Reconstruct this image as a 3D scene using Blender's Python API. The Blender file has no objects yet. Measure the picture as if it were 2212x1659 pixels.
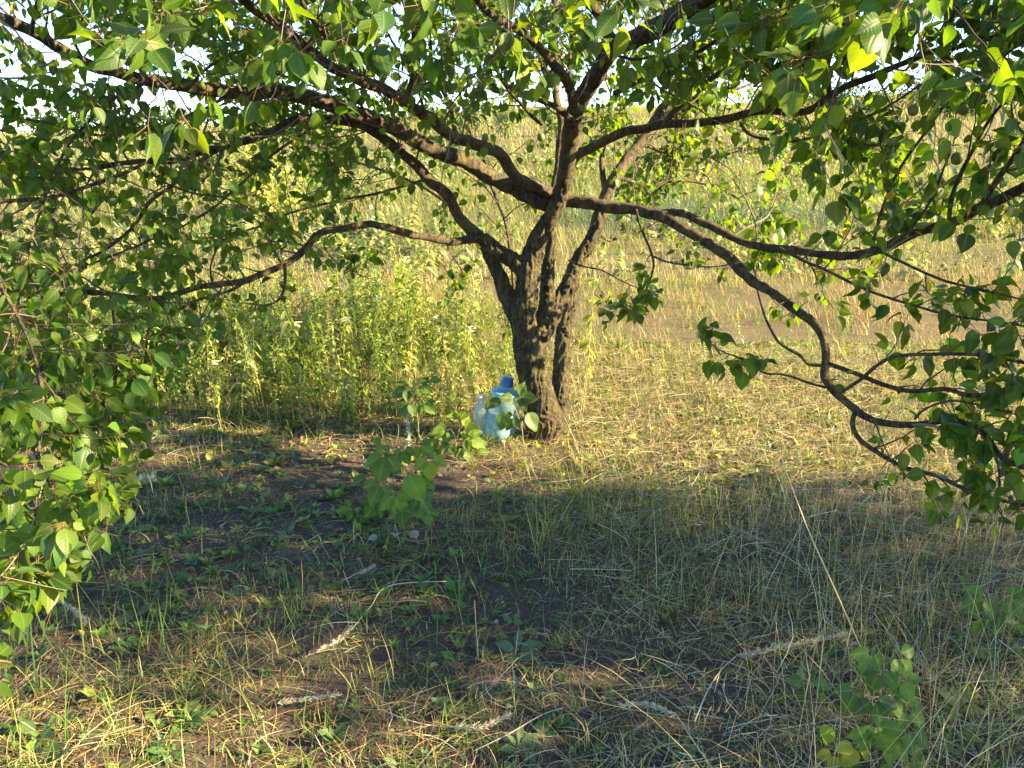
import bpy, math, random
import numpy as np
from mathutils import Vector, Matrix

R_ = math.radians
rng = np.random.default_rng(7)
random.seed(7)
scene = bpy.context.scene
COL = scene.collection

# ------------------------------------------------------------------ camera
PITCH = R_(17.0)
EYE = np.array([0.0, 0.0, 1.5])
cam_d = bpy.data.cameras.new("camera")
cam_d.sensor_width = 36.0
cam_d.lens = 18.0 / math.tan(R_(32.5))
cam_d.clip_start = 0.05
cam_d.clip_end = 1500.0
cam = bpy.data.objects.new("camera", cam_d)
cam.location = EYE
cam.rotation_euler = (math.pi / 2 - PITCH, 0, 0)
COL.objects.link(cam)
scene.camera = cam

# ------------------------------------------------------------------ sky and sun
SUN_EL, SUN_AZ = R_(22.0), R_(97.0)          # azimuth measured from +Y (view direction) towards +X
sun_vec = Vector((math.cos(SUN_EL) * math.sin(SUN_AZ), math.cos(SUN_EL) * math.cos(SUN_AZ), math.sin(SUN_EL)))
world = bpy.data.worlds.new("World")
scene.world = world
world.use_nodes = True
wn = world.node_tree
sky = wn.nodes.new("ShaderNodeTexSky")
sky.sky_type = 'NISHITA'
sky.sun_disc = False
sky.sun_elevation = SUN_EL
sky.sun_rotation = SUN_AZ
sky.air_density = 0.75
sky.dust_density = 0.1
sky.ozone_density = 3.0
bg = wn.nodes["Background"]
wn.links.new(sky.outputs["Color"], bg.inputs["Color"])
bg.inputs["Strength"].default_value = 0.095
sun_d = bpy.data.lights.new("sun", 'SUN')
sun_d.energy = 5.0
sun_d.angle = R_(0.55)
sun_d.color = (1.0, 0.82, 0.48)
sun = bpy.data.objects.new("sun", sun_d)
sun.rotation_euler = sun_vec.to_track_quat('Z', 'Y').to_euler()
sun.location = (30, -4, 14)
COL.objects.link(sun)
scene.view_settings.view_transform = 'Standard'
scene.view_settings.look = 'None'
scene.view_settings.gamma = 1.0
scene.view_settings.exposure = 2.65
scene.cycles.max_bounces = 8
scene.cycles.diffuse_bounces = 3
scene.cycles.glossy_bounces = 2
scene.cycles.transmission_bounces = 6
scene.cycles.transparent_max_bounces = 8

# ------------------------------------------------------------------ photograph coordinates (2212 x 1659) to places
FPX = 1106.0 / math.tan(R_(32.5))
CP, SP = math.cos(PITCH), math.sin(PITCH)


def ray(px, py):
    u = (px - 1106.0) / FPX
    v = -(py - 829.5) / FPX
    return np.array([u, CP + v * SP, -SP + v * CP])


def at(px, py, Y):
    """the point seen at (px, py) that lies Y metres ahead"""
    d = ray(px, py)
    return EYE + d * (Y / d[1])


def zc(p):
    return (p[..., 1] - EYE[1]) * CP - (p[..., 2] - EYE[2]) * SP


def project(p):
    p = np.asarray(p, dtype=float)
    q = p - EYE
    d = np.maximum(q[..., 1] * CP - q[..., 2] * SP, 1e-3)
    u = q[..., 0] / d
    v = (q[..., 1] * SP + q[..., 2] * CP) / d
    return 1106 + u * FPX, 829.5 - v * FPX, d


# ------------------------------------------------------------------ noise
_tab = np.random.default_rng(3).random(4096)


def _h(ix, iy, iz):
    k = (ix * 73856093) ^ (iy * 19349663) ^ (iz * 83492791)
    return _tab[(k & 0x7fffffff) % 4096]


def noise3(p):
    p = np.asarray(p, dtype=float)
    i = np.floor(p).astype(np.int64)
    f = p - i
    f = f * f * (3 - 2 * f)
    o = 0
    for dx in (0, 1):
        for dy in (0, 1):
            for dz in (0, 1):
                w = (f[..., 0] if dx else 1 - f[..., 0]) * (f[..., 1] if dy else 1 - f[..., 1]) * (f[..., 2] if dz else 1 - f[..., 2])
                o = o + w * _h(i[..., 0] + dx, i[..., 1] + dy, i[..., 2] + dz)
    return o * 2 - 1


def noise2(x, y, s=1.0, z=0.0):
    return noise3(np.stack([np.asarray(x) * s, np.asarray(y) * s, np.full(np.shape(x), z + 0.5)], -1))


def ground_z(x, y):
    x = np.asarray(x, dtype=float)
    y = np.asarray(y, dtype=float)
    s = np.clip(0.071 + 0.0008 * x, 0.03, 0.12)
    t = np.clip(y - 8.0, 0, None)
    rise = s * (np.sqrt(t * t + 16) - 4.0)
    top = s * 58
    rise = top * np.tanh(rise / np.maximum(top, 1e-3) * 1.05)
    bumps = 0.018 * noise2(x, y, 1.7) + 0.012 * noise2(x, y, 5.0, 3) + 0.05 * np.clip((y - 5) / 10, 0, 1) * noise2(x, y, 0.35, 7)
    far = np.clip((y - 20) / 40, 0, 1) * 0.6 * noise2(x, y, 0.06, 11)
    return rise + bumps + far


def on_ground(px, py, lift=0.0):
    d = ray(px, py)
    t = 0.5
    lo = None
    for k in range(4000):
        p = EYE + d * t
        if p[2] < ground_z(p[0], p[1]) + lift:
            break
        lo = t
        t *= 1.004
    p = EYE + d * t
    p[2] = float(ground_z(p[0], p[1])) + lift
    return p


# ------------------------------------------------------------------ mesh building
class Chunks:
    def __init__(self):
        self.v, self.l, self.t, self.c, self.u, self.n = [], [], [], [], [], 0
        self.m, self.slot = [], 0

    def add(self, V, loops, totals, C, U=None):
        self.v.append(V.reshape(-1, 3))
        self.l.append(loops.ravel() + self.n)
        self.t.append(totals.ravel())
        self.m.append(np.full(totals.size, self.slot, np.int32))
        self.c.append(C.reshape(-1, 3))
        self.u.append(np.zeros((len(V.reshape(-1, 3)), 2)) if U is None else U.reshape(-1, 2))
        self.n += len(V.reshape(-1, 3))

    def instance(self, T, pos, M, col):
        """copies of the template T placed by the 3x3 matrices M at pos, tinted by col"""
        n = len(pos)
        if n == 0:
            return
        nv = len(T['v'])
        V = np.einsum('nij,vj->nvi', M, T['v']) + pos[:, None, :]
        L = T['l'][None, :] + (np.arange(n) * nv)[:, None]
        tot = np.tile(T['t'], n)
        C = col[:, None, :] * T['c'][None]
        U = np.broadcast_to(T['u'][None], (n, nv, 2))
        self.add(V, L, tot, C, np.ascontiguousarray(U))

    def build(self, name, mat, parent=None, smooth=True):
        V = np.concatenate(self.v).astype(np.float32)
        L = np.concatenate(self.l).astype(np.int32)
        T = np.concatenate(self.t).astype(np.int32)
        C = np.concatenate(self.c)
        U = np.concatenate(self.u)
        me = bpy.data.meshes.new(name)
        me.vertices.add(len(V))
        me.vertices.foreach_set("co", V.ravel())
        me.loops.add(len(L))
        me.loops.foreach_set("vertex_index", L)
        me.polygons.add(len(T))
        S = np.zeros(len(T), np.int32)
        S[1:] = np.cumsum(T)[:-1]
        me.polygons.foreach_set("loop_start", S)
        me.polygons.foreach_set("loop_total", T)
        me.polygons.foreach_set("use_smooth", np.full(len(T), smooth))
        ca = me.attributes.new("Col", 'FLOAT_COLOR', 'POINT')
        C4 = np.ones((len(V), 4), np.float32)
        C4[:, :3] = np.clip(C, 0, 1)
        ca.data.foreach_set("color", C4.ravel())
        uv = me.attributes.new("leaf_uv", 'FLOAT2', 'POINT')
        uv.data.foreach_set("vector", U.astype(np.float32).ravel())
        me.update(calc_edges=True)
        for mt in (mat if isinstance(mat, (list, tuple)) else [mat]):
            me.materials.append(mt)
        me.polygons.foreach_set("material_index", np.concatenate(self.m))
        o = bpy.data.objects.new(name, me)
        COL.objects.link(o)
        if parent is not None:
            o.parent = parent
        return o


def template(V, faces, C=None, U=None):
    V = np.array(V, dtype=float)
    return {'v': V, 'l': np.array([i for f in faces for i in f], dtype=np.int64),
            't': np.array([len(f) for f in faces], dtype=np.int64),
            'c': np.ones((len(V), 3)) if C is None else np.array(C, dtype=float),
            'u': np.zeros((len(V), 2)) if U is None else np.array(U, dtype=float)}


def merge(parts):
    n = 0
    v, l, t, c, u = [], [], [], [], []
    for T in parts:
        v.append(T['v']); l.append(T['l'] + n); t.append(T['t']); c.append(T['c']); u.append(T['u'])
        n += len(T['v'])
    return {'v': np.concatenate(v), 'l': np.concatenate(l), 't': np.concatenate(t), 'c': np.concatenate(c), 'u': np.concatenate(u)}


def norm(a):
    return a / np.maximum(np.linalg.norm(a, axis=-1, keepdims=True), 1e-9)


def frames(d, n, sx, sy, sz=None):
    """matrices whose y axis runs along d and whose z axis is as near n as it can be"""
    d = norm(d)
    x = norm(np.cross(d, n))
    z = np.cross(x, d)
    sx = np.broadcast_to(sx, (len(d),)); sy = np.broadcast_to(sy, (len(d),))
    sz = sy if sz is None else np.broadcast_to(sz, (len(d),))
    return np.stack([x * sx[:, None], d * sy[:, None], z * sz[:, None]], -1)


def tube(pts, rad, sides=8, bump=0.0, bscale=30.0, cap=True, col=(1, 1, 1), ridge=0.0):
    """a tapered, slightly knotty tube along pts"""
    pts = np.asarray(pts, float)
    n = len(pts)
    rad = np.broadcast_to(np.asarray(rad, float), (n,))
    tan = norm(np.gradient(pts, axis=0))
    ref = np.array([0.31, -0.77, 0.55])
    x = norm(np.cross(tan, ref)); y = np.cross(tan, x)
    for i in range(1, n):                       # keep the frame from twisting
        v = x[i - 1] - tan[i] * np.dot(x[i - 1], tan[i])
        x[i] = v / max(np.linalg.norm(v), 1e-9)
        y[i] = np.cross(tan[i], x[i])
    a = np.arange(sides) * 2 * math.pi / sides
    N = x[:, None, :] * np.cos(a)[None, :, None] + y[:, None, :] * np.sin(a)[None, :, None]
    r = rad[:, None] * np.ones(sides)[None]
    V = pts[:, None, :] + N * r[..., None]
    if bump:
        r = r * (1 + bump * noise3(V * bscale) + bump * 0.7 * noise3(V * bscale * 2.7 + 9))
    if ridge:
        s = np.cumsum(np.r_[0, np.linalg.norm(np.diff(pts, axis=0), axis=1)])
        q = np.stack([np.cos(a)[None] * 3.0 + 0 * r, np.sin(a)[None] * 3.0 + 0 * r, s[:, None] * 9 + 0 * r], -1)
        r = r * (1 + ridge * np.abs(noise3(q)))
    V = pts[:, None, :] + N * r[..., None]
    F = []
    i = np.arange(n - 1)[:, None] * sides
    j = np.arange(sides)[None]
    k = (j + 1) % sides
    Q = np.stack([i + j, i + k, i + sides + k, i + sides + j], -1).reshape(-1, 4)
    L = Q.ravel(); T = np.full(len(Q), 4)
    V = V.reshape(-1, 3)
    if cap:
        L = np.r_[L, np.arange(sides)[::-1], (n - 1) * sides + np.arange(sides)]
        T = np.r_[T, sides, sides]
    return V, L, T, np.broadcast_to(np.array(col, float), (len(V), 3)).copy()


def spline(pts, step):
    """Catmull-Rom through pts (k, m), resampled every step of arc length of the first three columns"""
    P = np.asarray(pts, float)
    P = np.vstack([2 * P[0] - P[1], P, 2 * P[-1] - P[-2]])
    out = []
    for i in range(1, len(P) - 2):
        t = np.linspace(0, 1, 16, endpoint=False)[:, None]
        a, b, c, d = P[i - 1], P[i], P[i + 1], P[i + 2]
        out.append(0.5 * (2 * b + (c - a) * t + (2 * a - 5 * b + 4 * c - d) * t ** 2 + (3 * b - a - 3 * c + d) * t ** 3))
    out.append(P[-2][None])
    Q = np.vstack(out)
    s = np.r_[0, np.cumsum(np.linalg.norm(np.diff(Q[:, :3], axis=0), axis=1))]
    m = max(3, int(s[-1] / step) + 1)
    u = np.linspace(0, s[-1], m)
    return np.stack([np.interp(u, s, Q[:, k]) for k in range(Q.shape[1])], -1)


def tag(o, label=None, cat=None, group=None, kind=None):
    if label: o['label'] = label
    if cat: o['category'] = cat
    if group: o['group'] = group
    if kind: o['kind'] = kind
    return o


def empty(name, loc=(0, 0, 0)):
    o = bpy.data.objects.new(name, None)
    o.empty_display_size = 0.1
    o.location = loc
    COL.objects.link(o)
    return o


def shift(ch, loc):
    """move collected vertices into the frame of a thing that stands at loc"""
    ch.v = [v - np.asarray(loc)[None] for v in ch.v]
    return ch


# ------------------------------------------------------------------ materials
def new_mat(name):
    m = bpy.data.materials.new(name)
    m.use_nodes = True
    return m, m.node_tree.nodes, m.node_tree.links


def leaf_mat(name, trans=0.42, rough=0.42, gain=(1.7, 1.75, 0.55), veins=0.0, spec=0.45):
    m, N, L = new_mat(name)
    b = N["Principled BSDF"]
    at_ = N.new("ShaderNodeAttribute"); at_.attribute_name = "Col"
    col = at_.outputs["Color"]
    if veins:
        u = N.new("ShaderNodeAttribute"); u.attribute_name = "leaf_uv"
        sp = N.new("ShaderNodeSeparateXYZ"); L.new(u.outputs["Vector"], sp.inputs[0])
        ab = N.new("ShaderNodeMath"); ab.operation = 'ABSOLUTE'; L.new(sp.outputs["X"], ab.inputs[0])
        mid = N.new("ShaderNodeMapRange"); L.new(ab.outputs[0], mid.inputs[0])
        mid.inputs[1].default_value = 0.0; mid.inputs[2].default_value = 0.07; mid.inputs[3].default_value = 1.0; mid.inputs[4].default_value = 0.0
        # side veins slant forward from the midrib
        ma = N.new("ShaderNodeMath"); ma.operation = 'MULTIPLY_ADD'; L.new(ab.outputs[0], ma.inputs[0]); ma.inputs[1].default_value = -0.55; L.new(sp.outputs["Y"], ma.inputs[2])
        mu = N.new("ShaderNodeMath"); mu.operation = 'MULTIPLY'; L.new(ma.outputs[0], mu.inputs[0]); mu.inputs[1].default_value = 50.0
        si = N.new("ShaderNodeMath"); si.operation = 'SINE'; L.new(mu.outputs[0], si.inputs[0])
        sv = N.new("ShaderNodeMapRange"); L.new(si.outputs[0], sv.inputs[0])
        sv.inputs[1].default_value = 0.75; sv.inputs[2].default_value = 1.0; sv.inputs[3].default_value = 0.0; sv.inputs[4].default_value = 0.55
        mx = N.new("ShaderNodeMath"); mx.operation = 'MAXIMUM'; L.new(mid.outputs[0], mx.inputs[0]); L.new(sv.outputs[0], mx.inputs[1])
        fa = N.new("ShaderNodeMath"); fa.operation = 'MULTIPLY'; L.new(mx.outputs[0], fa.inputs[0]); fa.inputs[1].default_value = veins
        mix = N.new("ShaderNodeMix"); mix.data_type = 'RGBA'
        L.new(fa.outputs[0], mix.inputs["Factor"]); L.new(col, mix.inputs["A"]); mix.inputs["B"].default_value = (0.25, 0.3, 0.09, 1)
        col = mix.outputs["Result"]
        bp = N.new("ShaderNodeBump"); bp.inputs["Strength"].default_value = 0.35; bp.inputs["Distance"].default_value = 0.002
        L.new(mx.outputs[0], bp.inputs["Height"]); L.new(bp.outputs[0], b.inputs["Normal"])
    L.new(col, b.inputs["Base Color"])
    b.inputs["Roughness"].default_value = rough
    b.inputs["Specular IOR Level"].default_value = spec
    g = N.new("ShaderNodeMix"); g.data_type = 'RGBA'; g.blend_type = 'MULTIPLY'; g.inputs["Factor"].default_value = 1.0
    L.new(col, g.inputs["A"]); g.inputs["B"].default_value = (*gain, 1)
    t = N.new("ShaderNodeBsdfTranslucent"); L.new(g.outputs["Result"], t.inputs["Color"])
    ms = N.new("ShaderNodeMixShader"); ms.inputs[0].default_value = trans
    L.new(b.outputs[0], ms.inputs[1]); L.new(t.outputs[0], ms.inputs[2])
    L.new(ms.outputs[0], N["Material Output"].inputs["Surface"])
    return m


def bark_mat(name, dark, light, moss, scale=22.0, bump=0.9, moss_amt=0.5):
    m, N, L = new_mat(name)
    b = N["Principled BSDF"]
    tc = N.new("ShaderNodeTexCoord")
    mp = N.new("ShaderNodeMapping"); mp.inputs["Scale"].default_value = (1, 1, 0.32)
    L.new(tc.outputs["Object"], mp.inputs["Vector"])
    n1 = N.new("ShaderNodeTexNoise"); n1.inputs["Scale"].default_value = scale * 2.2; n1.inputs["Detail"].default_value = 6; n1.inputs["Roughness"].default_value = 0.68
    L.new(mp.outputs[0], n1.inputs["Vector"])
    v1 = N.new("ShaderNodeTexVoronoi"); v1.feature = 'DISTANCE_TO_EDGE'; v1.inputs["Scale"].default_value = scale * 1.6
    wp = N.new("ShaderNodeMix"); wp.data_type = 'RGBA'; wp.inputs["Factor"].default_value = 0.12
    L.new(mp.outputs[0], wp.inputs["A"]); L.new(n1.outputs["Color"], wp.inputs["B"]); L.new(wp.outputs["Result"], v1.inputs["Vector"])
    r = N.new("ShaderNodeValToRGB")
    r.color_ramp.elements[0].position = 0.33; r.color_ramp.elements[0].color = (*dark, 1)
    r.color_ramp.elements[1].position = 0.72; r.color_ramp.elements[1].color = (*light, 1)
    L.new(n1.outputs["Fac"], r.inputs[0])
    cr = N.new("ShaderNodeMapRange"); L.new(v1.outputs["Distance"], cr.inputs[0]); cr.inputs[1].default_value = 0.0; cr.inputs[2].default_value = 0.16; cr.inputs[3].default_value = 0.35; cr.inputs[4].default_value = 1.0
    mk = N.new("ShaderNodeMix"); mk.data_type = 'RGBA'; mk.blend_type = 'MULTIPLY'; mk.inputs["Factor"].default_value = 0.85
    L.new(r.outputs[0], mk.inputs["A"]); L.new(cr.outputs[0], mk.inputs["B"])
    n2 = N.new("ShaderNodeTexNoise"); n2.inputs["Scale"].default_value = scale * 0.55; n2.inputs["Detail"].default_value = 5; n2.inputs["Roughness"].default_value = 0.7
    L.new(tc.outputs["Object"], n2.inputs["Vector"])
    mr = N.new("ShaderNodeMapRange"); L.new(n2.outputs["Fac"], mr.inputs[0]); mr.inputs[1].default_value = 0.47; mr.inputs[2].default_value = 0.6; mr.inputs[4].default_value = moss_amt
    mm = N.new("ShaderNodeMix"); mm.data_type = 'RGBA'; L.new(mr.outputs[0], mm.inputs["Factor"]); L.new(mk.outputs["Result"], mm.inputs["A"]); mm.inputs["B"].default_value = (*moss, 1)
    L.new(mm.outputs["Result"], b.inputs["Base Color"])
    b.inputs["Roughness"].default_value = 0.9; b.inputs["Specular IOR Level"].default_value = 0.2
    ad = N.new("ShaderNodeMath"); ad.operation = 'MULTIPLY_ADD'; L.new(cr.outputs[0], ad.inputs[0]); ad.inputs[1].default_value = 0.8; L.new(n1.outputs["Fac"], ad.inputs[2])
    bp = N.new("ShaderNodeBump"); bp.inputs["Strength"].default_value = bump; bp.inputs["Distance"].default_value = 0.012
    L.new(ad.outputs[0], bp.inputs["Height"]); L.new(bp.outputs[0], b.inputs["Normal"])
    return m


M_BARK = bark_mat("bark", (0.025, 0.019, 0.014), (0.23, 0.18, 0.115), (0.25, 0.21, 0.06), scale=34, bump=1.0, moss_amt=0.45)
M_BRANCH = bark_mat("branch_bark", (0.035, 0.025, 0.018), (0.25, 0.18, 0.125), (0.27, 0.22, 0.07), scale=34, bump=0.9, moss_amt=0.5)
M_TWIG = leaf_mat("twig_bark", trans=0.0, rough=0.7, spec=0.3)
M_LEAF = leaf_mat("apricot_leaf", trans=0.5, rough=0.45, gain=(2.7, 2.3, 0.3), veins=0.28, spec=0.32)
M_GRASS = leaf_mat("grass_blade", trans=0.35, rough=0.55, gain=(1.35, 1.3, 0.7), spec=0.3)
M_WEED = leaf_mat("weed_leaf", trans=0.38, rough=0.5, gain=(1.35, 1.35, 0.55), spec=0.35)
M_BERRY = leaf_mat("raspberry_leaf", trans=0.4, rough=0.5, gain=(1.6, 1.6, 0.5), veins=0.4, spec=0.35)
M_DRY = leaf_mat("dry_straw", trans=0.2, rough=0.6, gain=(1.1, 1.0, 0.8), spec=0.3)


def soil_mat():
    m, N, L = new_mat("soil")
    b = N["Principled BSDF"]
    tc = N.new("ShaderNodeTexCoord")
    n1 = N.new("ShaderNodeTexNoise"); n1.inputs["Scale"].default_value = 55; n1.inputs["Detail"].default_value = 9; n1.inputs["Roughness"].default_value = 0.72
    n2 = N.new("ShaderNodeTexNoise"); n2.inputs["Scale"].default_value = 2.6; n2.inputs["Detail"].default_value = 5
    for n in (n1, n2): L.new(tc.outputs["Object"], n.inputs["Vector"])
    r = N.new("ShaderNodeValToRGB")
    r.color_ramp.elements[0].position = 0.3; r.color_ramp.elements[0].color = (0.045, 0.032, 0.026, 1)
    r.color_ramp.elements[1].position = 0.75; r.color_ramp.elements[1].color = (0.19, 0.135, 0.105, 1)
    L.new(n1.outputs["Fac"], r.inputs[0])
    at_ = N.new("ShaderNodeAttribute"); at_.attribute_name = "Col"
    mx = N.new("ShaderNodeMix"); mx.data_type = 'RGBA'
    sp = N.new("ShaderNodeSeparateColor"); L.new(at_.outputs["Color"], sp.inputs[0])
    ad = N.new("ShaderNodeMath"); ad.operation = 'MULTIPLY_ADD'; L.new(n2.outputs["Fac"], ad.inputs[0]); ad.inputs[1].default_value = 0.5; L.new(sp.outputs["Red"], ad.inputs[2]); 
    su = N.new("ShaderNodeMath"); su.operation = 'SUBTRACT'; su.use_clamp = True; L.new(ad.outputs[0], su.inputs[0]); su.inputs[1].default_value = 0.25
    r2 = N.new("ShaderNodeValToRGB")
    r2.color_ramp.elements[0].position = 0.3; r2.color_ramp.elements[0].color = (0.08, 0.058, 0.032, 1)
    r2.color_ramp.elements[1].position = 0.7; r2.color_ramp.elements[1].color = (0.2, 0.155, 0.07, 1)
    L.new(n1.outputs["Fac"], r2.inputs[0])
    L.new(su.outputs[0], mx.inputs["Factor"]); L.new(r.outputs[0], mx.inputs["A"]); L.new(r2.outputs[0], mx.inputs["B"])
    L.new(mx.outputs["Result"], b.inputs["Base Color"])
    b.inputs["Roughness"].default_value = 0.95; b.inputs["Specular IOR Level"].default_value = 0.15
    bp = N.new("ShaderNodeBump"); bp.inputs["Strength"].default_value = 1.0; bp.inputs["Distance"].default_value = 0.02
    L.new(n1.outputs["Fac"], bp.inputs["Height"]); L.new(bp.outputs[0], b.inputs["Normal"])
    return m


# ------------------------------------------------------------------ ground
def axis(near, step, far, growth):
    a = [0.0]
    while a[-1] < near: a.append(a[-1] + step)
    s = step
    while a[-1] < far:
        s *= growth; a.append(a[-1] + s)
    return np.array(a)


ax = axis(3.5, 0.04, 420, 1.07)
gx = np.r_[-ax[:0:-1], ax]
ay = axis(5.5, 0.04, 420, 1.07)
ab_ = axis(0.5, 0.1, 60, 1.25)
gy = np.r_[-ab_[:0:-1], ay]
GX, GY = np.meshgrid(gx, gy)
GZ = ground_z(GX, GY) + 0.008 * noise2(GX, GY, 14.0, 5) * (GY < 6)
ch = Chunks()
nx, ny = len(gx), len(gy)
ii = (np.arange(ny - 1)[:, None] * nx + np.arange(nx - 1)[None]).ravel()
Q = np.stack([ii, ii + 1, ii + nx + 1, ii + nx], -1)
thatch = np.clip((GY - 3.6 + 0.35 * GX.clip(-2, 2)) / 2.2, 0, 1)
ch.add(np.stack([GX, GY, GZ], -1).reshape(-1, 3), Q.ravel(), np.full(len(Q), 4), np.repeat(thatch.reshape(-1, 1), 3, 1))
ground = ch.build("ground", soil_mat())
tag(ground, kind="structure")

# ------------------------------------------------------------------ leaf and blade templates
def leaf_template(curl, fold, twist=0.0, wide=1.0):
    t = [0.0, 0.05, 0.16, 0.33, 0.5, 0.66, 0.8, 0.9, 1.0]
    w = [0.0, 0.17, 0.33, 0.41, 0.39, 0.30, 0.17, 0.065, 0.0]
    V, U, F = [], [], []
    rows = []
    for i, (a, b) in enumerate(zip(t, w)):
        b *= wide
        z = -curl * a * a
        tw = twist * (a - 0.4)
        if i in (0, len(t) - 1):
            rows.append([len(V)]); V.append((0, a, z)); U.append((0, a))
        else:
            rows.append([len(V), len(V) + 1, len(V) + 2, len(V) + 3, len(V) + 4])
            for s in (-1, -0.55, 0, 0.55, 1):
                wave = 0.02 * math.sin(a * 17 + s * 2) if abs(s) == 1 else 0
                V.append((s * b, a - 0.04 * abs(s) * b, z + fold * abs(s) ** 1.3 * b + tw * s * b + wave)); U.append((s * 0.41, a))
    for i in range(len(rows) - 1):
        A, B = rows[i], rows[i + 1]
        if len(A) == 1:
            F += [(A[0], B[k + 1], B[k]) for k in range(4)]
        elif len(B) == 1:
            F += [(A[k], A[k + 1], B[0]) for k in range(4)]
        else:
            F += [(A[k], A[k + 1], B[k + 1], B[k]) for k in range(4)]
    return template(V, F, None, U)


LEAVES = [leaf_template(c, f, tw, wd) for c, f, tw, wd in ((0.12, 0.25, 0.1, 0.88), (0.3, 0.4, -0.25, 0.82), (0.05, 0.2, 0.3, 0.92), (0.5, 0.35, 0.1, 0.78), (-0.1, 0.5, 0.0, 0.85), (0.22, 0.15, -0.4, 0.95))]


def small_leaf(w, curl, fold):
    V = [(0, 0, 0), (-w * 0.8, 0.28, fold * w), (0, 0.3, -curl * 0.09), (w * 0.8, 0.28, fold * w), (-w, 0.55, fold * w - curl * 0.3), (0, 0.58, -curl * 0.33), (w, 0.55, fold * w - curl * 0.3), (0, 1, -curl)]
    F = [(0, 2, 1), (0, 3, 2), (1, 2, 5, 4), (2, 3, 6, 5), (4, 5, 7), (5, 6, 7)]
    return template(V, F, None, [(v[0], v[1]) for v in V])


def blade(bend, kink=0.0, n=4, taper=0.8):
    V, F = [], []
    for i in range(n + 1):
        t = i / n
        y = bend * t * t + kink * max(0, t - 0.55)
        z = t * math.sqrt(max(0.05, 1 - (bend * t) ** 2 * 0.6)) - abs(kink) * max(0, t - 0.55) * 0.6
        w = 0.5 * (1 - taper * t ** 1.6)
        V += [(-w, y, z), (w, y + 0.0, z)]
        if i: F.append((2 * i - 2, 2 * i - 1, 2 * i + 1, 2 * i))
    return template(V, F)


BLADES = [blade(b, k) for b, k in ((0.05, 0), (0.2, 0), (0.45, 0), (0.75, 0.0), (0.3, 0.7), (0.15, -0.3), (0.95, 0.3))]


def straw_template(k1, k2, up):
    V, F = [], []
    n = 5
    for i in range(n + 1):
        t = i / n
        x = k1 * t * (1 - t) + k2 * max(0, t - 0.6)
        z = up * math.sin(math.pi * t) + 0.0
        w = 0.5 * (1 - 0.45 * t)
        V += [(x, t - 0.5, z, w)]
    VV = []
    for x, y, z, w in V:
        VV += [(('w', -w), x, y, z), (('w', w), x, y, z)]
    return V


def straws(ch, pos, yaw, length, width, col, tilt=0.12):
    """bent straws lying on the ground: every straw has its own curve"""
    n = len(pos)
    K = 5
    t = np.linspace(0, 1, K)[None]
    k1 = rng.normal(0, 0.35, (n, 1)); k2 = rng.normal(0, 0.45, (n, 1)) * (rng.random((n, 1)) < 0.35)
    up = np.abs(rng.normal(0, 0.06, (n, 1)))
    x = k1 * t * (1 - t) + k2 * np.clip(t - 0.55, 0, None)
    y = t - 0.5
    tl = rng.normal(0, tilt, (n, 1))
    z = up * np.sin(np.pi * t) + tl * y + np.abs(tl) * 0.5
    c, s = np.cos(yaw)[:, None], np.sin(yaw)[:, None]
    Lh = length[:, None]
    X = (c * x - s * y) * Lh; Y = (s * x + c * y) * Lh; Z = z * Lh
    C0 = np.stack([X, Y, Z], -1) + pos[:, None, :]
    side = np.stack([c + 0 * t, s + 0 * t, rng.normal(0, 0.5, (n, 1)) + 0 * t], -1)
    side = norm(side)
    w = (width[:, None] * (0.5 - 0.25 * t))[..., None]
    V = np.stack([C0 - side * w, C0 + side * w], 2).reshape(n, -1, 3)
    q = np.array([[2 * i, 2 * i + 1, 2 * i + 3, 2 * i + 2] for i in range(K - 1)]).ravel()
    L = q[None] + (np.arange(n) * 2 * K)[:, None]
    ch.add(V, L, np.full(n * (K - 1), 4), np.repeat(col[:, None, :], 2 * K, 1))


def upright(ch, pos, h, w, col, lean=0.25, templates=BLADES, weights=None):
    n = len(pos)
    if n == 0: return
    yaw = rng.uniform(0, 2 * math.pi, n)
    ln = np.abs(rng.normal(0, lean, n)).clip(0, 1.35)
    cy, sy, cl, sl = np.cos(yaw), np.sin(yaw), np.cos(ln), np.sin(ln)
    X = np.stack([cy, sy, 0 * cy], -1); Yv = np.stack([-sy * cl, cy * cl, -sl], -1); Zv = np.stack([-sy * sl, cy * sl, cl], -1)
    M = np.stack([X * w[:, None], Yv * h[:, None], Zv * h[:, None]], -1)
    k = rng.choice(len(templates), n, p=weights)
    for j, T in enumerate(templates):
        s = k == j
        ch.instance(T, pos[s], M[s], col[s])


def palette(n, cols, jit=0.18, p=None):
    cols = np.array(cols)
    c = cols[rng.choice(len(cols), n, p=p)]
    return np.clip(c * (1 + rng.normal(0, jit, (n, 1))) * (1 + rng.normal(0, 0.06, (n, 3))), 0.004, 0.9)


def scatter(n, x0, x1, y0, y1, margin=220, lift=0.0):
    """random ground points of the rectangle that fall in or near the view"""
    x = rng.uniform(x0, x1, n); y = rng.uniform(y0, y1, n)
    p = np.stack([x, y, ground_z(x, y) + lift], -1)
    px, py, d = project(p)
    k = (px > -margin) & (px < 2212 + margin) & (py < 1659 + margin)
    return p[k]


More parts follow.
